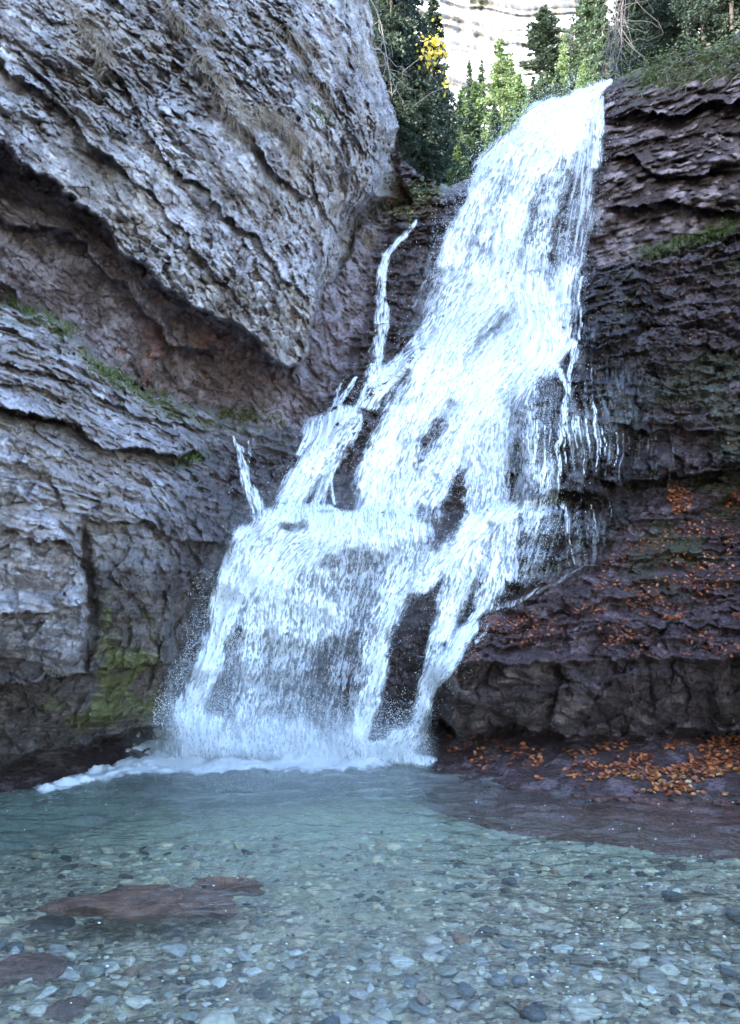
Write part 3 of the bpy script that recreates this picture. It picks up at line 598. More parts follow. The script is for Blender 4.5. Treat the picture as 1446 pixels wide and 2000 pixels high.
# fine mist hanging where the water lands and round the long drop
m = bpy.data.materials.new('mist'); m.use_nodes = True; t = m.node_tree; t.nodes.remove(t.nodes['Principled BSDF'])
pv = nd(t, 'ShaderNodeVolumePrincipled'); pv.inputs['Color'].default_value = (.96, .98, 1, 1); pv.inputs['Density'].default_value = .24; t.links.new(pv.outputs[0], t.nodes['Material Output'].inputs['Volume']); MIST = m
def mist(u, v, d, rx, ry, rz, label):
    import bmesh
    bm_ = bmesh.new(); bmesh.ops.create_uvsphere(bm_, u_segments=32, v_segments=20, radius=1); me = bpy.data.meshes.new('mist'); bm_.to_mesh(me); bm_.free(); me.materials.append(MIST)
    o = link('mist', me, kind='stuff', label=label, loc=tuple(unproj(u, v, d))); o.scale = (rx, ry, rz)
mist(470, 1440, 6.8, .95, .45, .7, 'pale mist rising at the left foot of the falls')
mist(580, 1470, 6.8, 1.15, .5, .3, 'pale mist low along the foot of the falls')
mist(960, 640, 9.6, .9, .4, 1.1, 'thin spray cloud round the middle drop of the falls')
mist(650, 1150, 7.4, 1.4, .45, 1.0, 'thin spray cloud in front of the lowest tier of the falls')

# ================================================================== pool
def project(P_):
    x, y, z = P_[:, 0], P_[:, 1], P_[:, 2]-H; f = y*ca+z*sa; up = -y*sa+z*ca
    return CX+x/f*F, CY-up/f*F, f
def ground_pt(u, v, z=0.0):
    d = Dz(np.asarray(v, float), z); return unproj(np.asarray(u, float), np.asarray(v, float), d)
gx = np.linspace(-7, 7, 520); gy = np.concatenate([np.linspace(-6, 2.4, 90)[:-1], np.linspace(2.4, 8.6, 420)])
PX, PY = np.meshgrid(gx, gy); px, py = PX.ravel(), PY.ravel()
p3 = np.stack([px, py, np.zeros_like(px)], -1)
amp = ss(2.0, 7.0, py)
# ripples: short crests running across the outflow, stronger near the falls
rip = 2.6*(1-np.abs(fbm(p3*np.array([1.6, 4.2, 1]), 3, 301)))*.5*(.010+.016*amp)+fbm(p3*np.array([5, 11, 1]), 3, 302)*(.009+.014*amp)+fbm(p3*np.array([14, 26, 1]), 2, 303)*(.0007+.0016*amp)
def grid_quads(sh):
    i = np.arange(sh[0]*sh[1]).reshape(sh); return np.stack([i[:-1, :-1], i[:-1, 1:], i[1:, 1:], i[1:, :-1]], -1).reshape(-1, 4)
m, t, b = newmat('pool_water'); L = t.links.new
tc = nd(t, 'ShaderNodeTexCoord'); mp = nd(t, 'ShaderNodeMapping'); mp.inputs['Scale'].default_value = (16, 34, 1); L(tc.outputs['Object'], mp.inputs[0])
nz = nd(t, 'ShaderNodeTexNoise'); nz.inputs['Scale'].default_value = 1; nz.inputs['Detail'].default_value = 3; L(mp.outputs[0], nz.inputs['Vector'])
bm = nd(t, 'ShaderNodeBump'); bm.inputs['Distance'].default_value = .012; L(nz.outputs[0], bm.inputs['Height'])
rf = nd(t, 'ShaderNodeBsdfRefraction'); rf.inputs['IOR'].default_value = 1.15; rf.inputs['Roughness'].default_value = 0; rf.inputs['Color'].default_value = (.95, 1, .99, 1)
trn = nd(t, 'ShaderNodeBsdfTransparent'); trn.inputs[0].default_value = (.97, 1, .985, 1)
gl = nd(t, 'ShaderNodeBsdfGlossy'); gl.inputs['Roughness'].default_value = .06; lw = nd(t, 'ShaderNodeLayerWeight'); lw.inputs[0].default_value = .5; pw = nd(t, 'ShaderNodeMath', operation='POWER'); pw.inputs[1].default_value = 4.2; L(lw.outputs['Facing'], pw.inputs[0])
fr = nd(t, 'ShaderNodeMath', operation='MULTIPLY_ADD'); fr.inputs[1].default_value = .96; fr.inputs[2].default_value = .03; L(pw.outputs[0], fr.inputs[0])
for n_ in (rf, gl, lw): L(bm.outputs[0], n_.inputs['Normal'])
mr = nd(t, 'ShaderNodeMixShader'); mr.inputs[0].default_value = .12; L(trn.outputs[0], mr.inputs[1]); L(rf.outputs[0], mr.inputs[2])
ms = nd(t, 'ShaderNodeMixShader'); df = nd(t, 'ShaderNodeBsdfDiffuse'); df.inputs[0].default_value = (.80, .84, .80, 1); mk = nd(t, 'ShaderNodeAttribute', attribute_name='milk'); mm = nd(t, 'ShaderNodeMixShader'); L(mk.outputs['Fac'], mm.inputs[0]); L(mr.outputs[0], mm.inputs[1]); L(df.outputs[0], mm.inputs[2])
L(fr.outputs[0], ms.inputs[0]); L(mm.outputs[0], ms.inputs[1]); L(gl.outputs[0], ms.inputs[2]); L(ms.outputs[0], t.nodes['Material Output'].inputs[0])
link('pool_water', mesh_from('pool_water', np.c_[px, py, rip], grid_quads(PX.shape), [m], attrs={'milk': .008+.10*ss(5.2, 7.0, py)*ss(2.3, .2, px)*(.8+.4*ss(-.4, .4, fbm(p3*np.array([1, 2, 1]), 3, 304)))}), kind='structure', label='clear rippling greenish pool below the falls')
# bed
def bed_z(x, y):
    q = np.stack([x, y, np.zeros_like(x)], -1)
    z = -(.12+.07*ss(2.5, 4.5, y)+.12*ss(4.0, 6.2, y)) - .08*ss(-.3, -1.8, x)*ss(3.6, 5, y)
    z += .05*ss(1.2, 2.4, x)*ss(4.4, 5.6, y) + .03*fbm(q*1.3, 3, 311)
    return z
gx2 = np.linspace(-8, 8, 480); gy2 = np.concatenate([np.linspace(-6, 2.4, 60)[:-1], np.linspace(2.4, 9, 460)]); BX, BY = np.meshgrid(gx2, gy2); bx, by = BX.ravel(), BY.ravel(); q3 = np.stack([bx, by, np.zeros_like(bx)], -1)
f1, f2, cc, _ = worley(q3*np.array([13, 13, 1])+.3, 312); h1, h2, c4, _ = worley(q3*29+.3, 313)
bz = bed_z(bx, by)+ss(0, .4, f2-f1)*.016*cc+ss(0, .4, h2-h1)*.008
bank = ss(-3.4, -4.6, bx)+ss(4.0, 5.5, bx)+ss(-1.0, -3.5, by); bz = bz+bank*.5
pal = np.array([(.32,.30,.22),(.20,.205,.16),(.40,.365,.28),(.075,.08,.075),(.16,.145,.11),(.46,.435,.37),(.04,.042,.042),(.27,.255,.22),(.20,.13,.09),(.11,.12,.115)])
bc = pal[(c4*9.99).astype(int)]*.55+pal[(cc*9.99).astype(int)]*.45
silt = ss(.0, .5, fbm(q3*.9, 3, 314)+.5*ss(4.2, 6, by)); bc = bc*1.35*C3(1.1, 1, .85); bc = mix(bc, C3(.38,.39,.25), M1(silt*.65*ss(3.2, 5.0, by)))
bc = mix(bc, C3(.40,.45,.32), M1(ss(4.8, 6.6, by)*.75))
link('pool_bed', mesh_from('pool_bed', np.c_[bx, by, bz], grid_quads(BX.shape), [ROCK], cols=bc, attrs={'wet': np.full(len(bx), .1)}), kind='structure', label='pale gravel bed under the clear pool')
# pebbles
def ico(sub):
    import bmesh
    bm_ = bmesh.new(); bmesh.ops.create_icosphere(bm_, subdivisions=sub, radius=1); V = np.array([v.co[:] for v in bm_.verts]); Fa = np.array([[v.index for v in f.verts] for f in bm_.faces]); bm_.free(); return V, Fa
def pebble_shape(sub, seed, ang=.5):
    V, Fa = ico(sub); r = np.random.default_rng(seed)
    V = V*(1+.35*_vn(V*1.3+seed*3.1, seed)[:, None])
    for _ in range(9):      # knock off corners so stones are angular plates
        n = r.normal(0, 1, 3); n[2] *= .4; n /= np.linalg.norm(n); d = V@n; c = r.uniform(.45, .78); V = V-np.outer(np.maximum(d-c, 0)*ang*2.0, n)
    return V*np.array([1, r.uniform(.55, .9), r.uniform(.22, .42)]), Fa
PM = []
for k, c in enumerate(pal):
    m, t, b = newmat('pebble_stone'); L = t.links.new
    tc = nd(t, 'ShaderNodeTexCoord'); nz = nd(t, 'ShaderNodeTexNoise'); nz.inputs['Scale'].default_value = 3.5; nz.inputs['Detail'].default_value = 6; L(tc.outputs['Object'], nz.inputs['Vector'])
    cr = nd(t, 'ShaderNodeValToRGB'); cr.color_ramp.elements[0].position = .3; cr.color_ramp.elements[1].position = .72
    cr.color_ramp.elements[0].color = (*(c*.75), 1); cr.color_ramp.elements[1].color = (*np.minimum(c*1.35, .6), 1); L(nz.outputs[0], cr.inputs[0]); L(cr.outputs[0], b.inputs['Base Color'])
    b.inputs['Roughness'].default_value = .6; PM.append(m)
pal = np.minimum(pal*1.45*C3(1.12,1.02,.86), .62)
CN = ['sandy grey', 'olive grey', 'pale cream', 'dark slate', 'brownish olive', 'chalky white', 'blackish', 'light grey', 'rusty brown', 'blue grey']
SH = [pebble_shape(3, 400+k) for k in range(10)]
r = np.random.default_rng(21); cand = []
xs = np.arange(-2.4, 2.6, .105); ys = np.arange(2.55, 7.0, .105)
for y in ys:
    for x in xs:
        cand.append((x+r.uniform(-.06, .06), y+r.uniform(-.06, .06)))
cand = np.array(cand); cu, cv, _ = project(np.c_[cand, np.full(len(cand), -.2)])
okc = (cu > -30)&(cu < 1480)&(cv < 2070)&(cv > 1600); cand = cand[okc]
order = np.argsort(cand[:, 1]); cand = cand[order]
pz = bed_z(cand[:, 0], cand[:, 1])
n_ind = 290; ci = r.choice(10, len(cand), p=[.15,.14,.19,.06,.09,.14,.04,.12,.02,.05]); si = np.where(r.random(len(cand)) < .10, r.uniform(.065, .095, len(cand)), np.exp(r.uniform(math.log(.026), math.log(.062), len(cand)))); si = si*np.where(ci == 5, .8, 1)*np.where(np.isin(ci, (3, 6)), 1.15, 1)
pm = {}
for k in range(n_ind):
    key = (int(ci[k]), k % 3)
    if key not in pm: V, Fa = SH[(key[0]+key[1]*3) % 10]; pm[key] = mesh_from('pebble', V, Fa, [PM[key[0]]])
    o = link('pebble', pm[key], label=f'{"large flat" if si[k] > .06 else "medium" if si[k] > .04 else "small"} {CN[key[0]]} pebble under clear water {"beside the brown sunken rocks" if cand[k, 0] < -.55 else "at the lower middle" if cand[k, 0] < .45 else "near the lower right corner"}', cat='pebble', group='pebbles on the pool bed near the shore')
    o.location = (cand[k, 0], cand[k, 1], pz[k]+si[k]*.25); o.scale = [si[k]]*3; o.rotation_euler = (r.normal(0, .18), r.normal(0, .18), r.uniform(0, 6.28))
S2 = [pebble_shape(2, 500+k) for k in range(8)]
VV, FF, CCs = [], [], []; base = 0
def add_stones(xy, z, size, cidx):
    global base
    for k in range(len(xy)):
        V, Fa = S2[k % 8]; a = r.uniform(0, 6.28); c, s = math.cos(a), math.sin(a); V = V*size[k]; V = V@np.array([[1,0,0],[0,1,r.normal(0,.2)],[0,0,1]])
        VV.append(np.c_[V[:, 0]*c-V[:, 1]*s+xy[k, 0], V[:, 0]*s+V[:, 1]*c+xy[k, 1], V[:, 2]+z[k]+size[k]*.15]); FF.append(Fa+base); base += len(V)
        CCs.append(np.repeat((pal[cidx[k]]*r.uniform(.8, 1.2))[None], len(V), 0))
far = slice(n_ind, None); add_stones(cand[far], pz[far], si[far]*.95, ci[far])
nf = 8500; fy_ = 2.5+(r.random(nf)**1.25)*3.6; fx_ = r.uniform(-.5, .5, nf)*(fy_*.93+.3); fxy = np.c_[fx_, fy_]
add_stones(fxy, bed_z(fx_, fy_)+.004, np.exp(r.uniform(math.log(.010), math.log(.030), nf)), r.choice(10, nf, p=[.16,.1,.2,.06,.06,.16,.04,.12,.04,.06]))
link('gravel', mesh_from('gravel', np.concatenate(VV), np.concatenate(FF), [ROCK], cols=np.concatenate(CCs), attrs={'wet': np.full(base, .2)}), kind='stuff', label='mixed pale and dark gravel on the pool bed')
# brown slabs just under the surface
def sunken(u, v, wm, dm, hm, ztop, seed, rot, label, col):
    V, Fa = ico(5); V = V*(1+.30*_vn(V*1.2+seed, seed)[:, None]+.10*_vn(V*3.5+seed, seed+1)[:, None]+.035*_vn(V*9+seed, seed+2)[:, None]); V[:, 2] = np.sign(V[:, 2])*np.abs(V[:, 2])**1.25
    V = V*np.array([wm/2, dm/2, hm]); c, s = math.cos(rot), math.sin(rot); V = np.c_[V[:, 0]*c-V[:, 1]*s, V[:, 0]*s+V[:, 1]*c, V[:, 2]]
    V[:, 2] -= V[:, 2].max()-ztop; g = ground_pt(u, v, ztop)
    cc_ = mix(C3(*col), C3(*[x*1.6 for x in col]), M1(ss(-.3, .5, _vn(V*14, 3)+.5*_vn(V*40, 4))))
    link('sunken_rock', mesh_from('sunken_rock', V, Fa, [ROCK], cols=cc_, attrs={'wet': np.full(len(V), .6)}), loc=tuple(g), label=label, cat='rock')
sunken(280, 1738, .78, .30, .07, .004, 3, .12, 'largest brown flat rock just breaking the pool surface', (.155,.078,.05))
sunken(400, 1752, .34, .12, .05, -.004, 5, .05, 'low brown rock tip joined to the largest flat rock in the pool', (.155,.078,.05))
sunken(450, 1716, .38, .05, .04, .010, 9, -.05, 'thin reddish rock ridge at the surface beyond the largest flat rock', (.155,.078,.05))
sunken(45, 1855, .36, .16, .08, -.03, 11, .3, 'brown sunken rock under water at the left edge nearest the largest one', (.15,.085,.065))
sunken(130, 1925, .20, .16, .08, -.05, 13, .6, 'dark brown square sunken rock in the clear shallows on the left', (.13,.08,.065))
sunken(243, 1985, .22, .11, .07, -.05, 17, .1, 'dark brown sunken rock at the bottom edge of the pool view', (.13,.08,.06))
sunken(60, 1990, .22, .12, .07, -.06, 19, .4, 'dim brown sunken rock in the lower left corner', (.07,.05,.045))
sunken(95, 1755, .30, .13, .06, -.09, 23, .1, 'blurred dark rock under water left of the largest flat rock', (.06,.045,.035))
# foam where the falls land
def rip_at(q_): i_ = np.interp(q_[:, 1], gy, np.arange(len(gy))).astype(int); j_ = np.interp(q_[:, 0], gx, np.arange(len(gx))).astype(int); return rip.reshape(PX.shape)[i_, j_]
fgx = np.arange(-3.4, 1.3, .011); fgy = np.arange(5.6, 8.0, .015); FX, FY = np.meshgrid(fgx, fgy); fp = np.stack([FX.ravel(), FY.ravel(), np.zeros(FX.size)], -1)
fu, fv, _ = project(fp); e1 = fbm(fp*2.5, 3, 321)*16; e2 = fbm(fp*9, 3, 322); e3 = fbm(fp*26, 3, 323)
pF = [(60,1546),(120,1526),(200,1500),(270,1475),(340,1430),(500,1420),(860,1440),(850,1485),(790,1500),(640,1514),(560,1518),(380,1520),(300,1526),(240,1532),(150,1546),(80,1554)]
sd_ = sdf(pF, fu+e1, fv+e1*.5); fd = ss(14, -16, sd_+9*e2+7*e3); cov = np.clip(ss(.85-fd, 1.1-fd*.9, .5+.3*e2+.4*e3)*ss(.0, .3, fd)+ss(.8, 1, fd)*.9, 0, 1)
fz = .010+rip_at(fp)+fd**2*(.02+.035*ss(-.4, .6, e2))+.16*ss(1505, 1450, fv)*fd*ss(-.5, .6, e2)+.02*e3*fd
q = grid_quads(FX.shape); q = q[cov[q].max(1) > .04]; uq, inv = np.unique(q, return_inverse=True)
link('foam', mesh_from('foam', np.c_[fp[:, :2], fz+.0][uq], inv.reshape(-1, 4), [FOAM], attrs={'cover': cov[uq]}), kind='stuff', label='white churned foam on the pool at the foot of the falls')
# bubbles drifting on the surface
nb = 170; bv = 1560+r.random(nb)**1.6*430; bu = r.uniform(0, 1446, nb); kk = (bu > 760)|(r.random(nb) < .35); bu, bv = bu[kk], bv[kk]; g = ground_pt(bu, bv, .016)
V, Fa = ico(1); sc = r.uniform(.002, .006, len(g)); VV = (V[None]*np.array([1.4, 1, .5])*sc[:, None, None]+g[:, None]).reshape(-1, 3); FF = (Fa[None]+len(V)*np.arange(len(g))[:, None, None]).reshape(-1, 3)
link('foam_bubbles', mesh_from('foam_bubbles', VV, FF, [DROP], attrs={'cover': np.ones(len(VV))}), kind='stuff', label='small white foam flecks drifting on the pool')
print('pool', time.time()-T0)

# ================================================================== fallen leaves, grass, herbs
def leafmat(name, c0, c1, rough=.5, trans=.25):
    m, t, b = newmat(name); L = t.links.new; oi = nd(t, 'ShaderNodeAttribute', attribute_name='tint')
    ob = nd(t, 'ShaderNodeObjectInfo'); ad = nd(t, 'ShaderNodeMath', operation='ADD'); L(oi.outputs['Fac'], ad.inputs[0]); L(ob.outputs['Random'], ad.inputs[1]); fr_ = nd(t, 'ShaderNodeMath', operation='FRACT'); L(ad.outputs[0], fr_.inputs[0])
    cr = nd(t, 'ShaderNodeValToRGB'); cr.color_ramp.elements[0].color = (*c0, 1); cr.color_ramp.elements[1].color = (*c1, 1); L(fr_.outputs[0], cr.inputs[0]); L(cr.outputs[0], b.inputs['Base Color']); b.inputs['Roughness'].default_value = rough
    tl = nd(t, 'ShaderNodeBsdfTranslucent'); L(cr.outputs[0], tl.inputs[0]); mx = nd(t, 'ShaderNodeMixShader'); mx.inputs[0].default_value = trans; L(b.outputs[0], mx.inputs[1]); L(tl.outputs[0], mx.inputs[2]); L(mx.outputs[0], t.nodes['Material Output'].inputs[0]); return m
LEAF = leafmat('beech_leaf', (.22,.055,.025), (.60,.21,.08), .4)
def leaf_verts(curl):
    x = np.array([-.5, -.3, -.3, -.3, 0, 0, 0, .3, .3, .3, .5]); y = np.array([0, -.22, 0, .22, -.32, 0, .32, -.22, 0, .22, 0])
    return np.stack([x, y, np.abs(y)*curl+x*x*curl*.8], -1)
LF = np.array([(0,1,2),(0,2,3),(1,4,5),(1,5,2),(2,5,6),(2,6,3),(4,7,8),(4,8,5),(5,8,9),(5,9,6),(7,10,8),(8,10,9)])
r = np.random.default_rng(31)
zones = [  # polygon, count, label, what
 ([(1080,1470),(1180,1452),(1446,1440),(1446,1558),(1150,1545),(1060,1500)], 950, 'orange beech leaf lying on the wet slab at the edge of the pool'),
 ([(880,1415),(960,1440),(1060,1460),(1060,1525),(960,1510),(870,1470)], 130, 'orange beech leaf on the dark slab beneath the overhanging rock band'),
 ([(1180,1080),(1446,980),(1446,1150),(1150,1200)], 800, 'small orange beech leaf caught on the upper steps of the rock wall'),
 ([(960,1200),(1446,1150),(1446,1280),(900,1290)], 1100, 'orange beech leaf scattered on the lower ledges above the rock band'),
 ([(1270,1205),(1446,1200),(1446,1222),(1250,1222)], 300, 'orange beech leaf heaped along a narrow ledge of the rock wall'),
 ([(1290,945),(1446,940),(1446,985),(1320,1010)], 420, 'orange beech leaf under the dark undercut at the right'),
 ([(1150,560),(1446,520),(1446,900),(1200,930)], 110, 'lone orange beech leaf stuck on the dripping dark wall'),
 ([(775,340),(850,365),(870,385),(800,425),(740,425)], 260, 'red brown leaf in the litter beside the head of the side stream')]
big_, sml = [], []
for pg, n, lb in zones:
    a = np.array(pg); u = r.uniform(a[:, 0].min(), a[:, 0].max(), n*6); v = r.uniform(a[:, 1].min(), a[:, 1].max(), n*6)
    cl = fbm(np.stack([u/60, v/26, u*0], -1), 3, 330); sel = (sdf(pg, u, v) < 0)&(cl > .06 if n > 200 else cl > -.5); u, v = u[sel][:n], v[sel][:n]
    p, nn_ = rock_point(u, v); ok = (nn_[:, 2] > .12)|(r.random(len(u)) < .35)
    if n == 950: # heap towards the right end
        ok &= r.random(len(u)) < ss(1050, 1300, u)*.9+.15
    for k in np.where(ok)[0]: (sml if 'red' in lb else big_).append((p[k], nn_[k], lb, r.uniform(.035, .062)*(.85 if v[k] > 1430 else .62), r.uniform(.1, .9)))
big_.sort(key=lambda t_: t_[0][1]); 
def leaf_frame(n_):
    n_ = n_*.55+np.array([0, 0, .45])+r.normal(0, .28, 3); n_ /= np.linalg.norm(n_); x = np.cross(n_, r.normal(0, 1, 3)); x /= np.linalg.norm(x); return np.stack([x, np.cross(n_, x), n_])
LTN = [('russet brown', (.17,.055,.03), (.24,.08,.035)), ('deep orange', (.34,.10,.035), (.42,.14,.045)), ('bright orange', (.50,.19,.05), (.58,.24,.07)), ('pale tan', (.50,.32,.17), (.60,.40,.22))]
LMT = [leafmat('beech_leaf_'+a.replace(' ', '_'), b_, c_, .4) for a, b_, c_ in LTN]
LMS = [mesh_from('leaf', leaf_verts(c), LF, [mt_], attrs={'tint': np.zeros(11)}) for mt_ in LMT for c in (.08, .6)]
from mathutils import Matrix
for k, (p, n_, lb, sz, tn) in enumerate(big_[:290]):
    ti = int(r.choice(4, p=[.25, .35, .28, .12])); cu = int(r.integers(0, 2)); ux = float(project(p[None])[0][0]); vx = float(project(p[None])[1][0])
    at_ = 'left end' if ux < 1000 else 'middle' if ux < 1200 else 'right part' if ux < 1330 else 'right edge'; wh = 'upper rock ledges' if vx < 1420 else 'slab foot' if vx < 1450 else 'inner slab' if vx < 1478 else 'mid slab' if vx < 1500 else 'outer slab' if vx < 1520 else 'slab rim'
    lb = f'{"curled" if cu else "flat"} {LTN[ti][0]} {"large" if sz > .048 else "small"} beech leaf on the {at_} of the {wh}' 
    R_ = leaf_frame(n_); o = link('fallen_leaf', LMS[ti*2+cu], label=lb, cat='leaf', group='fallen beech leaves on the rock')
    M4 = Matrix([[*(R_[:, i]*sz), p[i]+n_[i]*.012] for i in range(3)]+[[0, 0, 0, 1]]); o.matrix_world = M4
def leaf_mass(items, name, label, mat):
    V, Fq, T_ = [], [], []
    for k, (p, n_, lb, sz, tn) in enumerate(items):
        R_ = leaf_frame(n_); V.append(leaf_verts(r.uniform(-.2, .6))@R_*sz+p+n_*.012); Fq.append(LF+11*k); T_.append(np.full(11, tn))
    link(name, mesh_from(name, np.concatenate(V), np.concatenate(Fq), [mat], attrs={'tint': np.concatenate(T_)}), kind='stuff', label=label)
leaf_mass(big_[290:], 'fallen_leaves', 'small orange leaves sprinkled over the far steps of the rock wall', LEAF)
RED = leafmat('red_litter', (.10,.035,.02), (.42,.13,.06), .6)
leaf_mass(sml, 'leaf_litter', 'red brown leaf litter beside the head of the side stream', RED)
def blades(pts, nrm, per, ln, wd, name, label, mat, dirn=(0, 0, -1), spread=.5, out_=.5):
    n = len(pts)*per; c = np.repeat(pts, per, 0)+r.normal(0, .018, (n, 3)); nr = np.repeat(nrm, per, 0)
    d = nr*out_+np.array(dirn)*.8+r.normal(0, spread, (n, 3)); d /= np.linalg.norm(d, axis=1, keepdims=True)
    L_ = ln*r.uniform(.4, 1.2, (n, 1)); s = np.cross(d, r.normal(0, 1, (n, 3))); s /= np.linalg.norm(s, axis=1, keepdims=True); w_ = wd*r.uniform(.6, 1.3, (n, 1))
    g = np.array([0, 0, -1.])*L_*.35
    V = np.stack([c-s*w_, c+s*w_, c+d*L_*.55+s*w_*.7+g*.2, c+d*L_*.55-s*w_*.7+g*.2, c+d*L_+g], 1).reshape(-1, 3)
    i = 5*np.arange(n)[:, None]; Fq = np.concatenate([i+np.array([[0, 1, 2]]), i+np.array([[0, 2, 3]]), i+np.array([[3, 2, 4]])])
    tn = np.repeat(r.random(n), 5); link(name, mesh_from(name, V, Fq, [mat], attrs={'tint': tn}), kind='stuff', label=label)
def along(lines, n, jit):
    U_, V_ = [], []
    for ln in lines:
        a = np.array(ln, float); s_ = np.r_[0, np.cumsum(np.hypot(*np.diff(a, axis=0).T))]; t_ = r.uniform(0, s_[-1], int(n*s_[-1]/100)); U_.append(np.interp(t_, s_, a[:, 0])); V_.append(np.interp(t_, s_, a[:, 1]))
    U_ = np.concatenate(U_); V_ = np.concatenate(V_); return rock_point(U_+r.normal(0, jit, len(U_)), V_+r.normal(0, jit, len(V_)))
STRAW = leafmat('dry_grass', (.20,.14,.10), (.50,.40,.30), .7, .3); GREEN = leafmat('green_grass', (.035,.06,.015), (.16,.20,.05), .6, .3)
p, n_ = along([[(125,0),(160,40),(190,90),(215,125)], [(320,0),(350,30),(365,60)], [(385,90),(420,140),(450,200),(500,240)], [(500,200),(560,250),(600,290)], [(395,20),(440,60)]], 85, 9)
blades(p, n_, 10, .15, .0026, 'dry_grass', 'straw coloured dry grass hanging from cracks of the overhanging cliff', STRAW)
p, n_ = along([[(700,430),(720,470),(740,480)], [(560,60),(600,130),(650,200)], [(690,60),(715,140)]], 50, 12)
blades(p, n_, 8, .20, .003, 'dry_herbs', 'dry herbs in the crevices near the side stream', STRAW)
p, n_ = along([[(0,590),(60,610),(140,655)], [(180,715),(240,750),(330,775)], [(420,800),(520,815)], [(340,905),(400,890)], [(600,205),(640,240)]], 60, 8)
blades(p, n_, 9, .10, .0026, 'green_grass', 'short green grass along the layered rock slope', GREEN, (0, 0, 1), .6, .3)
p, n_ = along([[(1240,500),(1300,485),(1380,455),(1446,425)], [(1380,465),(1446,440)]], 60, 5)
blades(p, n_, 7, .10, .004, 'ledge_grass', 'green grass along the ledge of the rock wall', GREEN, (0, 0, .3), .6, .5)
p, n_ = along([[(1250,165),(1300,130),(1350,112),(1400,118),(1446,95)], [(1290,165),(1350,150),(1446,140)]], 90, 9)
blades(p, n_, 7, .13, .004, 'rim_grass', 'green and straw grass trailing over the top of the rock wall', GREEN, (0, -.1, -.2), .6, .6)
blades(p[::3], n_[::3], 5, .28, .003, 'rim_straw', 'dry stems trailing over the top of the rock wall', STRAW, (0, -.1, -.7), .4, .4)
# low leafy herbs
HERB = leafmat('herb_leaf', (.04,.055,.015), (.20,.23,.06), .5, .3)
def herbs(lines, n, jit, sz, name, label, mat, lift=.05):
    p, n_ = along(lines, n, jit); items = [(p[k]+np.array([0, 0, r.uniform(0, lift)])-np.array([0, .02, 0]), n_[k], '', r.uniform(.5, 1.2)*sz, r.random()) for k in range(len(p))]; leaf_mass(items, name, label, mat)
herbs([[(230,745),(300,780),(380,800)], [(430,810),(520,820),(560,830)], [(340,915),(380,890)], [(190,720),(260,760)]], 110, 9, .035, 'herbs', 'low green herbs on the shelf below the cliff recess', HERB)
herbs([[(795,372),(830,372),(850,385)], [(770,410),(800,425)]], 260, 9, .05, 'litter_herbs', 'green herbs among the red leaf litter', HERB)
herbs([[(1205,165),(1250,158),(1300,125),(1350,104),(1400,110),(1446,85)], [(1260,175),(1320,150),(1380,150),(1446,125)], [(1300,120),(1370,108),(1446,95)]], 220, 12, .045, 'rim_shrubs', 'low green shrubs trailing along the top of the rock wall', HERB, .12)
print('plants', time.time()-T0)

# ================================================================== forest behind the falls
VG = np.array([(400,-100),(680,60),(730,170),(780,265),(830,340),(875,372),(930,360),(1000,290),(1060,250),(1120,215),(1185,175),(1240,150),(1300,130),(1446,70),(1900,-200)], float)
hd = np.array([12.6, 14, 16, 19, 23, 28, 35, 45, 60, 80, 110, 150.]); hu = np.linspace(500, 1900, 160); HU, HD = np.meshgrid(hu, hd)
def slope_v(u, d): return np.interp(u, VG[:, 0], VG[:, 1]) + 14 + 34*ss(880, 830, u)*ss(30, 14, d) - 26*np.log(d/12.6)/np.log(5)*ss(760, 900, u)
hp = unproj(HU.ravel(), slope_v(HU.ravel(), HD.ravel()), HD.ravel()); hp[:, 2] += .02*HD.ravel()*fbm(hp*.3, 3, 401)
hc = mix(C3(.035,.045,.018), C3(.08,.07,.035), M1(ss(-.3, .4, fbm(hp*.5, 3, 402))))
link('hillside', mesh_from('hillside', hp, grid_quads(HU.shape)[:, ::-1], [ROCK], cols=hc, attrs={'wet': np.zeros(len(hp))}), kind='structure', label='wooded hillside behind the crest of the falls')
# mountain slope added out of view left of the valley to shade the forest
my = np.linspace(14, 150, 90); mz = np.linspace(-2, 85, 50); MY, MZ = np.meshgrid(my, mz); mp_ = np.stack([-12-.9*MZ.ravel(), MY.ravel(), MZ.ravel()+.15*MY.ravel()], -1); mp_[:, 0] += 2.5*fbm(mp_*.08, 4, 424)
link('shade_mountain', mesh_from('shade_mountain', mp_, grid_quads(MY.shape), [ROCK], cols=np.tile([.06, .07, .045], (len(mp_), 1)), attrs={'wet': np.zeros(len(mp_))}), kind='structure', label='added mountain slope out of view left of the valley, shading the forest')
# distant pale cliff in sunshine
cu_ = np.linspace(560, 1500, 500); cv_ = np.linspace(-330, 420, 420); CU, CV = np.meshgrid(cu_, cv_); cq = np.stack([CU.ravel()/100, CV.ravel()/100, CU.ravel()*0], -1)
tilt = CV.ravel()-.16*(CU.ravel()-900)+14*fbm(cq*.8, 3, 411)
lay = fbm(np.stack([tilt/26, CU.ravel()/500, tilt*0], -1), 4, 412); crk = fbm(cq*np.array([5, 1.5, 1]), 4, 413)
cd = 420-5*lay-2.5*crk+2.5*np.floor(tilt/55)+.25*(300-CV.ravel())*.3
cp = unproj(CU.ravel(), CV.ravel(), cd)
cc2 = mix(C3(.33,.325,.335), C3(.44,.45,.48), M1(ss(-.7, .0, lay+.2*crk))); cc2 = mix(cc2, C3(.30,.24,.18), M1(ss(.45, .8, fbm(cq*np.array([1, 3, 1]), 3, 414))*.6))
gb = ss(.38, .55, fbm(cq*np.array([3, 3, 1]), 4, 415)-.25*np.abs(((tilt/55) % 1)-.1)); cc2 = mix(cc2, C3(.12,.13,.07), M1(gb*.8))
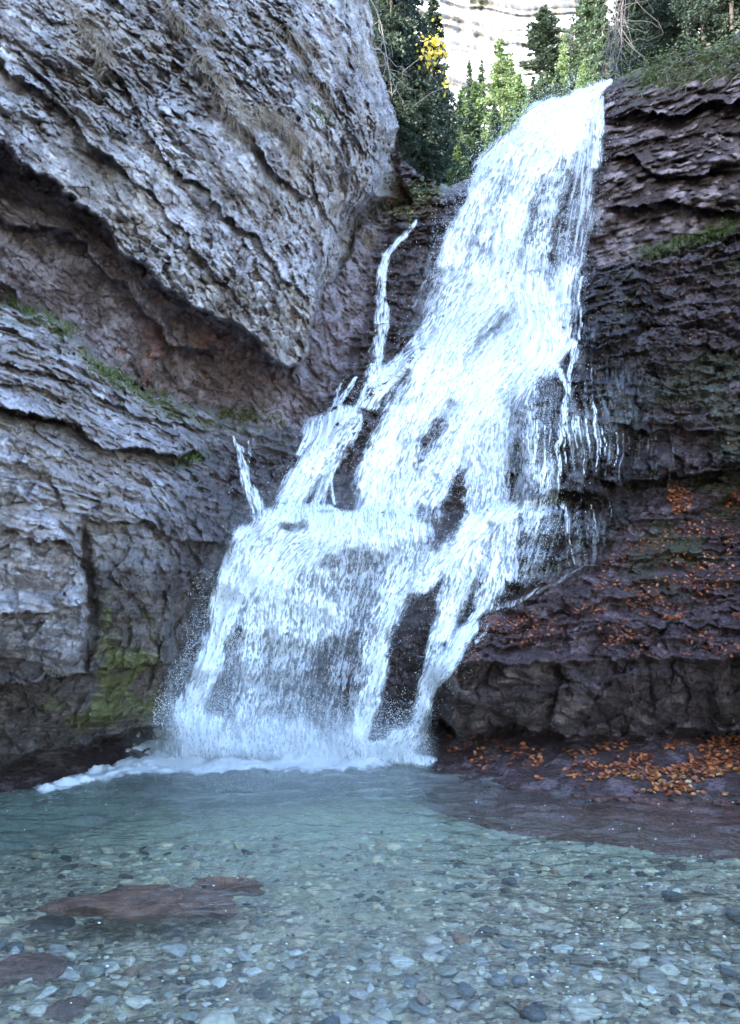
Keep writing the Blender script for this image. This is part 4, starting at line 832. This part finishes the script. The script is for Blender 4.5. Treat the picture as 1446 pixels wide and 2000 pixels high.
m, t, b = newmat('distant_limestone'); at = nd(t, 'ShaderNodeAttribute', attribute_name='col'); t.links.new(at.outputs['Color'], b.inputs['Base Color']); b.inputs['Roughness'].default_value = .9
link('distant_cliff', mesh_from('distant_cliff', cp, grid_quads(CU.shape)[:, ::-1], [m], cols=cc2), kind='structure', label='far pale limestone cliff in sunshine above the trees')
# unseen wall added behind and beside the camera to keep the pool in shade
gwy = np.linspace(-26, 4.5, 70); gwz = np.linspace(-1, 17, 40); GY, GZ = np.meshgrid(gwy, gwz); gp = np.stack([np.full(GY.size, -6.3), GY.ravel(), GZ.ravel()], -1); gp[:, 0] += -.10*gp[:, 2]+1.0*fbm(gp*.25, 4, 421)+.25*fbm(gp*1.2, 3, 422)
link('gorge_shade_wall', mesh_from('gorge_shade_wall', gp, grid_quads(GY.shape), [ROCK], cols=np.tile([.24, .23, .25], (len(gp), 1)), attrs={'wet': np.zeros(len(gp))}), kind='structure', label='added grey gorge wall out of view beside the viewpoint, blocking the sun')
gwu = np.linspace(0, 1, 60); top = unproj(np.interp(gwu, [0, 1], [-1500, 712]), np.full(60, -880.), np.interp(gwu, [0, 1], [4.6, 12.9]))  # unseen cliff extension added above the overhang to block the sun
TG, ZG = np.meshgrid(np.arange(60), np.linspace(0, 1, 40)); tp = top[TG.ravel()]+np.stack([-3*ZG.ravel(), ZG.ravel()*1., ZG.ravel()*7], -1); tp += .5*np.stack([fbm(tp*.4, 3, 431+i) for i in range(3)], -1)*ZG.ravel()[:, None]
link('upper_shade_cliff', mesh_from('upper_shade_cliff', tp, grid_quads(TG.shape), [ROCK], cols=np.tile([.24, .23, .25], (len(tp), 1)), attrs={'wet': np.zeros(len(tp))}), kind='structure', label='added grey cliff out of view above the overhanging rock, blocking the sun')
def needlemat(name, c0, c1): return leafmat(name, c0, c1, .6, .35)
NM = {'spruce': needlemat('spruce_needles', (.035,.06,.036), (.11,.16,.08)), 'larch': needlemat('larch_needles', (.11,.17,.07), (.28,.36,.14)), 'pine': needlemat('pine_needles', (.03,.05,.032), (.09,.12,.07)), 'dark': needlemat('dark_spruce_needles', (.018,.032,.022), (.06,.085,.05)), 'olive': needlemat('young_spruce_needles', (.07,.12,.05), (.20,.28,.10))}
def barkmat(c):
    m, t, b = newmat('bark'); tc = nd(t, 'ShaderNodeTexCoord'); nz = nd(t, 'ShaderNodeTexNoise'); nz.inputs['Scale'].default_value = 60; t.links.new(tc.outputs['Object'], nz.inputs['Vector'])
    cr = nd(t, 'ShaderNodeValToRGB'); cr.color_ramp.elements[0].color = (*[x*.5 for x in c], 1); cr.color_ramp.elements[1].color = (*[x*1.4 for x in c], 1); t.links.new(nz.outputs[0], cr.inputs[0]); t.links.new(cr.outputs[0], b.inputs['Base Color']); b.inputs['Roughness'].default_value = .85; return m
BARK = {'spruce': barkmat((.12,.085,.065)), 'larch': barkmat((.20,.16,.13)), 'pine': barkmat((.26,.22,.19)), 'dark': barkmat((.07,.055,.045)), 'olive': barkmat((.14,.11,.09))}
def tube(path, rad, seg=7):
    path = np.array(path, float); n = len(path); T_ = np.gradient(path, axis=0); T_ /= np.linalg.norm(T_, axis=1, keepdims=True)+1e-9
    X = np.cross(T_, [0.3, 1, .17]); X /= np.linalg.norm(X, axis=1, keepdims=True)+1e-9; Y = np.cross(T_, X); a = np.linspace(0, 2*np.pi, seg, endpoint=False)
    V = path[:, None]+np.array(rad)[:, None, None]*(np.cos(a)[None, :, None]*X[:, None]+np.sin(a)[None, :, None]*Y[:, None])
    i = np.arange(n-1)[:, None]*seg; j = np.arange(seg)[None]; k = (j+1) % seg
    return V.reshape(-1, 3), np.stack([i+j, i+k, i+seg+k, i+seg+j], -1).reshape(-1, 4)
def conifer_mesh(kind, n_br, per, R, lo, seed, size):
    """unit-height tree: trunk with bare limbs, crown of small needle sprays set along drooping branches"""
    r = np.random.default_rng(seed); tv, tf, base = [], [], 0
    bend = r.normal(0, .012, 2); zz = np.linspace(0, 1, 12); path = np.stack([bend[0]*np.sin(zz*3), bend[1]*np.sin(zz*2.3), zz], -1)
    V, Fq = tube(path, .012*(1-zz)**.8+.0012); tv.append(V); tf.append(Fq); base += len(V)
    t0 = (r.random(n_br)**(.85))*(1-lo)+lo; t0 = np.sort(t0); az = r.uniform(0, 2*np.pi, n_br); rel = (t0-lo)/(1-lo)
    if kind == 'pine': ln = R*np.sin(np.clip(rel*.8+.2, 0, 1)*np.pi)**.8*(1-.35*rel)*r.uniform(.5, 1.1, n_br)
    elif kind == 'larch': ln = R*(1-rel)**.65*np.minimum(1, .45+rel*2)*r.uniform(.55, 1.15, n_br)
    else: ln = R*(1-rel)**.82*np.minimum(1, .6+rel*2)*r.uniform(.4, 1.2, n_br)*(1+.25*np.sin(az*2+seed))
    ln = np.maximum(ln, .012); dr = {'pine': -.12, 'larch': .10}.get(kind, .42)*r.uniform(.6, 1.3, n_br)
    for k in range(0, n_br, 2):
        q_ = np.linspace(0, 1, 4); pth = np.stack([np.cos(az[k])*ln[k]*q_, np.sin(az[k])*ln[k]*q_, t0[k]-dr[k]*ln[k]*q_**1.3+.15*ln[k]*q_], -1); pth[:, :2] += bend*np.sin(t0[k]*3)
        V, Fq = tube(pth, .0022*(1-q_*.8), 3); tv.append(V); tf.append(Fq+base); base += len(V)
    nl = np.maximum((per*ln/R).astype(int), 4); b_ = np.repeat(np.arange(n_br), nl); n = len(b_); q_ = r.random(n)**.75
    side = r.normal(0, .16, n)*ln[b_]*(1.1-q_*.7); c, s = np.cos(az[b_]), np.sin(az[b_]); L_ = ln[b_]
    P_ = np.stack([c*L_*q_-s*side, s*L_*q_+c*side, t0[b_]-dr[b_]*L_*q_**1.3+.15*L_*q_-np.abs(r.normal(0, .10 if kind != 'pine' else .05, n))*L_+(.04*L_*r.normal(0, 1, n) if kind == 'pine' else 0)], -1)
    P_[:, 0] += bend[0]*np.sin(t0[b_]*3); P_[:, 1] += bend[1]*np.sin(t0[b_]*3)
    d = np.stack([c+r.normal(0, .7, n), s+r.normal(0, .7, n), r.normal(-.35 if kind != 'pine' else .3, .5, n)], -1); d /= np.linalg.norm(d, axis=1, keepdims=True)
    w_ = np.cross(d, r.normal(0, 1, (n, 3))); w_ /= np.linalg.norm(w_, axis=1, keepdims=True); sz = size*r.uniform(.5, 1.5, (n, 1))
    V = np.stack([P_-w_*sz*.18, P_+d*sz*.5-w_*sz*.28, P_+d*sz, P_+d*sz*.45+w_*sz*.28], 1).reshape(-1, 3); Fq = np.arange(4*n).reshape(-1, 4)
    crown = mesh_from('crown', V, Fq, [NM[kind]], False, attrs={'tint': np.repeat(r.random(n)*.8, 4)})
    trunk = mesh_from('trunk', np.concatenate(tv), np.concatenate(tf), [BARK[kind]])
    return trunk, crown
PR = {k: [conifer_mesh(*a) for a in v] for k, v in {
 'spruce': [('spruce', 170, 200, .19, .03, s, .022) for s in (1, 2, 3)], 'olive': [('olive', 150, 190, .20, .02, s, .022) for s in (11, 12)],
 'larch': [('larch', 130, 190, .24, .10, s, .019) for s in (4, 5)], 'pine': [('pine', 110, 150, .17, .38, s, .020) for s in (6, 7)], 'dark': [('dark', 200, 260, .24, .02, s, .016) for s in (8, 9, 10)]}.items()}
tr_n = [0]
def tree(u, vtop, vbase, D_, kind, label, wide=1.0, group=None):
    p0 = unproj(u, vbase, D_); p1 = unproj(u, vtop, D_); h = np.linalg.norm(p1-p0); tr_n[0] += 1; i = tr_n[0]
    nm = {'larch': 'larch_tree', 'pine': 'pine_tree'}.get(kind, 'spruce_tree'); e = link(nm, None, label=label, cat='tree', group=group or 'conifers behind the falls', loc=tuple(p0))
    e.rotation_euler = (random.uniform(-.03, .03), random.uniform(-.03, .03), random.uniform(0, 6.28)); e.scale = (h*wide, h*wide, h)
    tk, cr_ = PR[kind][i % len(PR[kind])]; link('trunk', tk, e); link('crown', cr_, e)
TREES = [
 (1062,6,215,90,'pine','tall slim pine with a bare pale trunk before the distant cliff',1.5),
 (983,66,300,60,'larch','light green larch with a leaning trunk in the middle of the forest',1.15),
 (918,103,215,95,'spruce','tiny dark pointed spruce outlined against the white cliff',.7),
 (944,112,230,90,'spruce','small dark spruce tip just left of the light green larch',.8),
 (1000,120,280,75,'olive','rounded green conifer close behind the light green larch',1.3),
 (902,165,330,60,'olive','pale green young conifer at the left of the forest gap',1.3),
 (930,150,300,70,'olive','pale green conifer between the dark spruce and the larch',1.3),
 (925,185,372,38,'spruce','broad dark spruce standing low in front of the larch',1.25),
 (880,200,372,30,'dark','dark spruce at the foot of the left wooded bank',1.1),
 (900,255,378,24,'olive','low yellowish green conifer by the lower lip of the falls',1.3),
 (955,260,352,28,'olive','small mossy conifer beside the left edge of the falls crest',1.4),
 (1022,140,290,55,'olive','green conifer between the larch and the tall pine',1.1),
 (1040,170,268,42,'spruce','short dark conifer just above the middle of the crest',1.3),
 (1090,130,250,60,'spruce','dark green conifer right of the tall pine trunk',1.2),
 (1085,185,250,34,'olive','low green fir shrub close above the falls crest',1.7),
 (1105,58,230,75,'larch','thin grey green larch right of the tall pine',.7),
 (1128,95,225,52,'spruce','spruce with a pale stem above the upper crest',1.0),
 (1140,-30,205,44,'pine','ragged dark pine leaning over the upper crest',1.0),
 (1165,-90,200,38,'spruce','very tall dark spruce cut by the top edge over the crest',.9),
 (1190,-60,185,32,'spruce','tall spruce next to the grey hanging twigs',.8),
 (1150,130,210,28,'olive','green fir shrub at the very head of the falls',1.5),
 (1030,215,285,30,'spruce','dark fir shrub half hidden by the leaping water',1.8),
 (985,245,325,30,'spruce','dark fir shrub below the trunk of the larch',1.6),
 (870,110,330,34,'dark','dark spruce edge of the left wood against the sky gap',.9),
 (845,-40,345,22,'dark','big dark spruce with boughs reaching into the white gap',.85),
 (800,-160,320,19,'dark','tallest near spruce of the dark left bank',.85),
 (825,60,360,17,'dark','dark bushy spruce behind the yellow leaves',.9),
 (760,-260,260,17,'dark','dark spruce growing right behind the overhanging cliff',.8),
 (728,-330,200,19,'dark','dark spruce mostly hidden by the overhanging cliff',.8),
 (780,120,310,15.5,'dark','low dark spruce on the bank above the red leaf litter',1.0),
 (1235,-200,160,20,'dark','dark spruce behind the grey hanging twigs',.8),
 (1270,-260,135,17,'spruce','dark green spruce with drooping boughs above the rock wall',.85),
 (1320,-300,110,16,'dark','deep dark spruce in the middle of the right bank',.85),
 (1375,-340,90,15,'dark','dark spruce above the grassy rim of the rock wall',.85),
 (1430,-360,60,14,'dark','dark spruce at the upper right corner',.85),
 (1300,-120,125,22,'dark','shaded spruce farther back on the right bank',1.0),
 (1400,-140,80,20,'dark','shaded spruce filling the right corner behind',1.1),
]
for t_ in TREES: tree(*t_)
r = np.random.default_rng(77); nkb = 0
for k in range(64):
    u = r.uniform(860, 1215); D_ = r.uniform(26, 110); vb = float(slope_v(u, D_))+5; hp_ = r.uniform(70, 130); kd = ['spruce', 'olive', 'larch', 'spruce'][k % 4]
    if u < 960: hp_ *= .8
    tree(u, vb-hp_, vb+12, D_, kd, f"{'nearest' if D_ < 42 else 'near' if D_ < 70 else 'far'} {['short', 'tall'][hp_ > 95]} {({'spruce': 'dark spruce', 'olive': 'green young conifer', 'larch': 'pale larch'})[kd]} in the crowd {'left of the middle larch' if u < 950 else 'just beyond the middle larch' if u < 1040 else 'right of the tall pine' if u < 1130 else 'above the head of the falls'}", 1.15, 'crowded trees behind the crest')
# yellow maple sprig, bare branches, hanging twigs
YEL = leafmat('maple_leaf', (.46,.33,.03), (.70,.55,.07), .5, .4); GREYB = barkmat((.30,.27,.25)); GT = barkmat((.20,.17,.17))
def sprig(name, label, cat, cx, cy, rx, ry, D_, n, sz):
    c0 = unproj(cx, cy, D_); e = link(name, None, label=label, cat=cat, loc=tuple(c0)); V, Fq, T_ = [], [], []
    for k in range(n):
        q_ = np.array([r.normal(0, rx), 0, r.normal(0, ry)])/F*D_+np.array([0, r.normal(0, .25), 0]); n_ = r.normal(0, 1, 3)+np.array([0, -.8, .4]); n_ /= np.linalg.norm(n_); x = np.cross(n_, r.normal(0, 1, 3)); x /= np.linalg.norm(x)
        V.append(leaf_verts(.2)*np.array([1, 1.4, 1])@np.stack([x, np.cross(n_, x), n_])*sz*r.uniform(.6, 1.2)+q_); Fq.append(LF+11*k); T_.append(np.full(11, r.random()))
    link('foliage', mesh_from('foliage', np.concatenate(V), np.concatenate(Fq), [YEL], attrs={'tint': np.concatenate(T_)}), e)
    pt_ = [np.array([-.5, .5, -.05]), np.array([-.2, .2, .02]), np.array([0, 0, 0]), np.array([.12, 0, .03])]
    V, Fq = tube(pt_, [.008, .006, .004, .002], 5); link('branch', mesh_from('branch', V, Fq, [GREYB]), e)
sprig('maple_branch', 'cluster of bright yellow maple leaves against dark spruces', 'branch', 848, 100, 15, 12, 13.8, 110, .07)
sprig('maple_sprig', 'few orange yellow leaves low below the bright yellow cluster', 'branch', 869, 170, 3, 8, 13.8, 9, .075)
def bare(name, label, pts, D_, rad, nside, seed, hang=0.0, mat=None):
    rr_ = np.random.default_rng(seed); P_ = unproj(np.array([p_[0] for p_ in pts], float), np.array([p_[1] for p_ in pts], float), np.full(len(pts), D_)); P_[:, 1] += np.linspace(0, .5, len(P_)); c0 = P_[0].copy(); P_ = P_-c0
    V, Fq = tube(P_, np.linspace(rad, rad*.35, len(P_)), 6); Vs, Fs = [V], [Fq]; b0 = len(V)
    for k in range(nside):
        i = rr_.integers(0, len(P_)-1); a = rr_.random(); s0 = P_[i]*(1-a)+P_[i+1]*a; d = rr_.normal(0, .4, 3)+np.array([0, 0, -hang]); L_ = rr_.uniform(.2, .7)*(1+hang)
        q_ = np.linspace(0, 1, 5)[:, None]; pth = s0+d*L_*q_+rr_.normal(0, .05, (5, 3))*q_+np.array([0, 0, -.3*L_*hang])*q_**2; V, Fq = tube(pth, np.linspace(rad*.4, rad*.12, 5), 4); Vs.append(V); Fs.append(Fq+b0); b0 += len(V)
    link(name, mesh_from(name, np.concatenate(Vs), np.concatenate(Fs), [mat or GREYB]), loc=tuple(c0), label=label, cat='branch')
bare('bare_branch', 'bare pale branch curling out beside the top of the overhanging cliff', [(725,96),(742,88),(752,92),(755,106),(748,120),(742,124)], 12, .014, 10, 1)
bare('dead_branch', 'long bare grey branch hanging above the curled pale one', [(718,-10),(735,10),(745,30),(752,60),(764,120),(768,150)], 12.2, .012, 14, 2, .3)
for k, (x0, lb) in enumerate([(1196, 'grey hanging bare twigs over the head of the falls, left bundle'), (1210, 'grey hanging bare twigs over the head of the falls, middle bundle'), (1222, 'grey hanging bare twigs over the head of the falls, right bundle')]):
    bare('hanging_twigs', lb, [(x0+10, -60), (x0-4, 10), (x0+3, 60), (x0-6, 110), (x0+2, 150)], 13, .008, 30, 30+k, .55, GT)
print('back', time.time()-T0)

print('done', time.time()-T0)
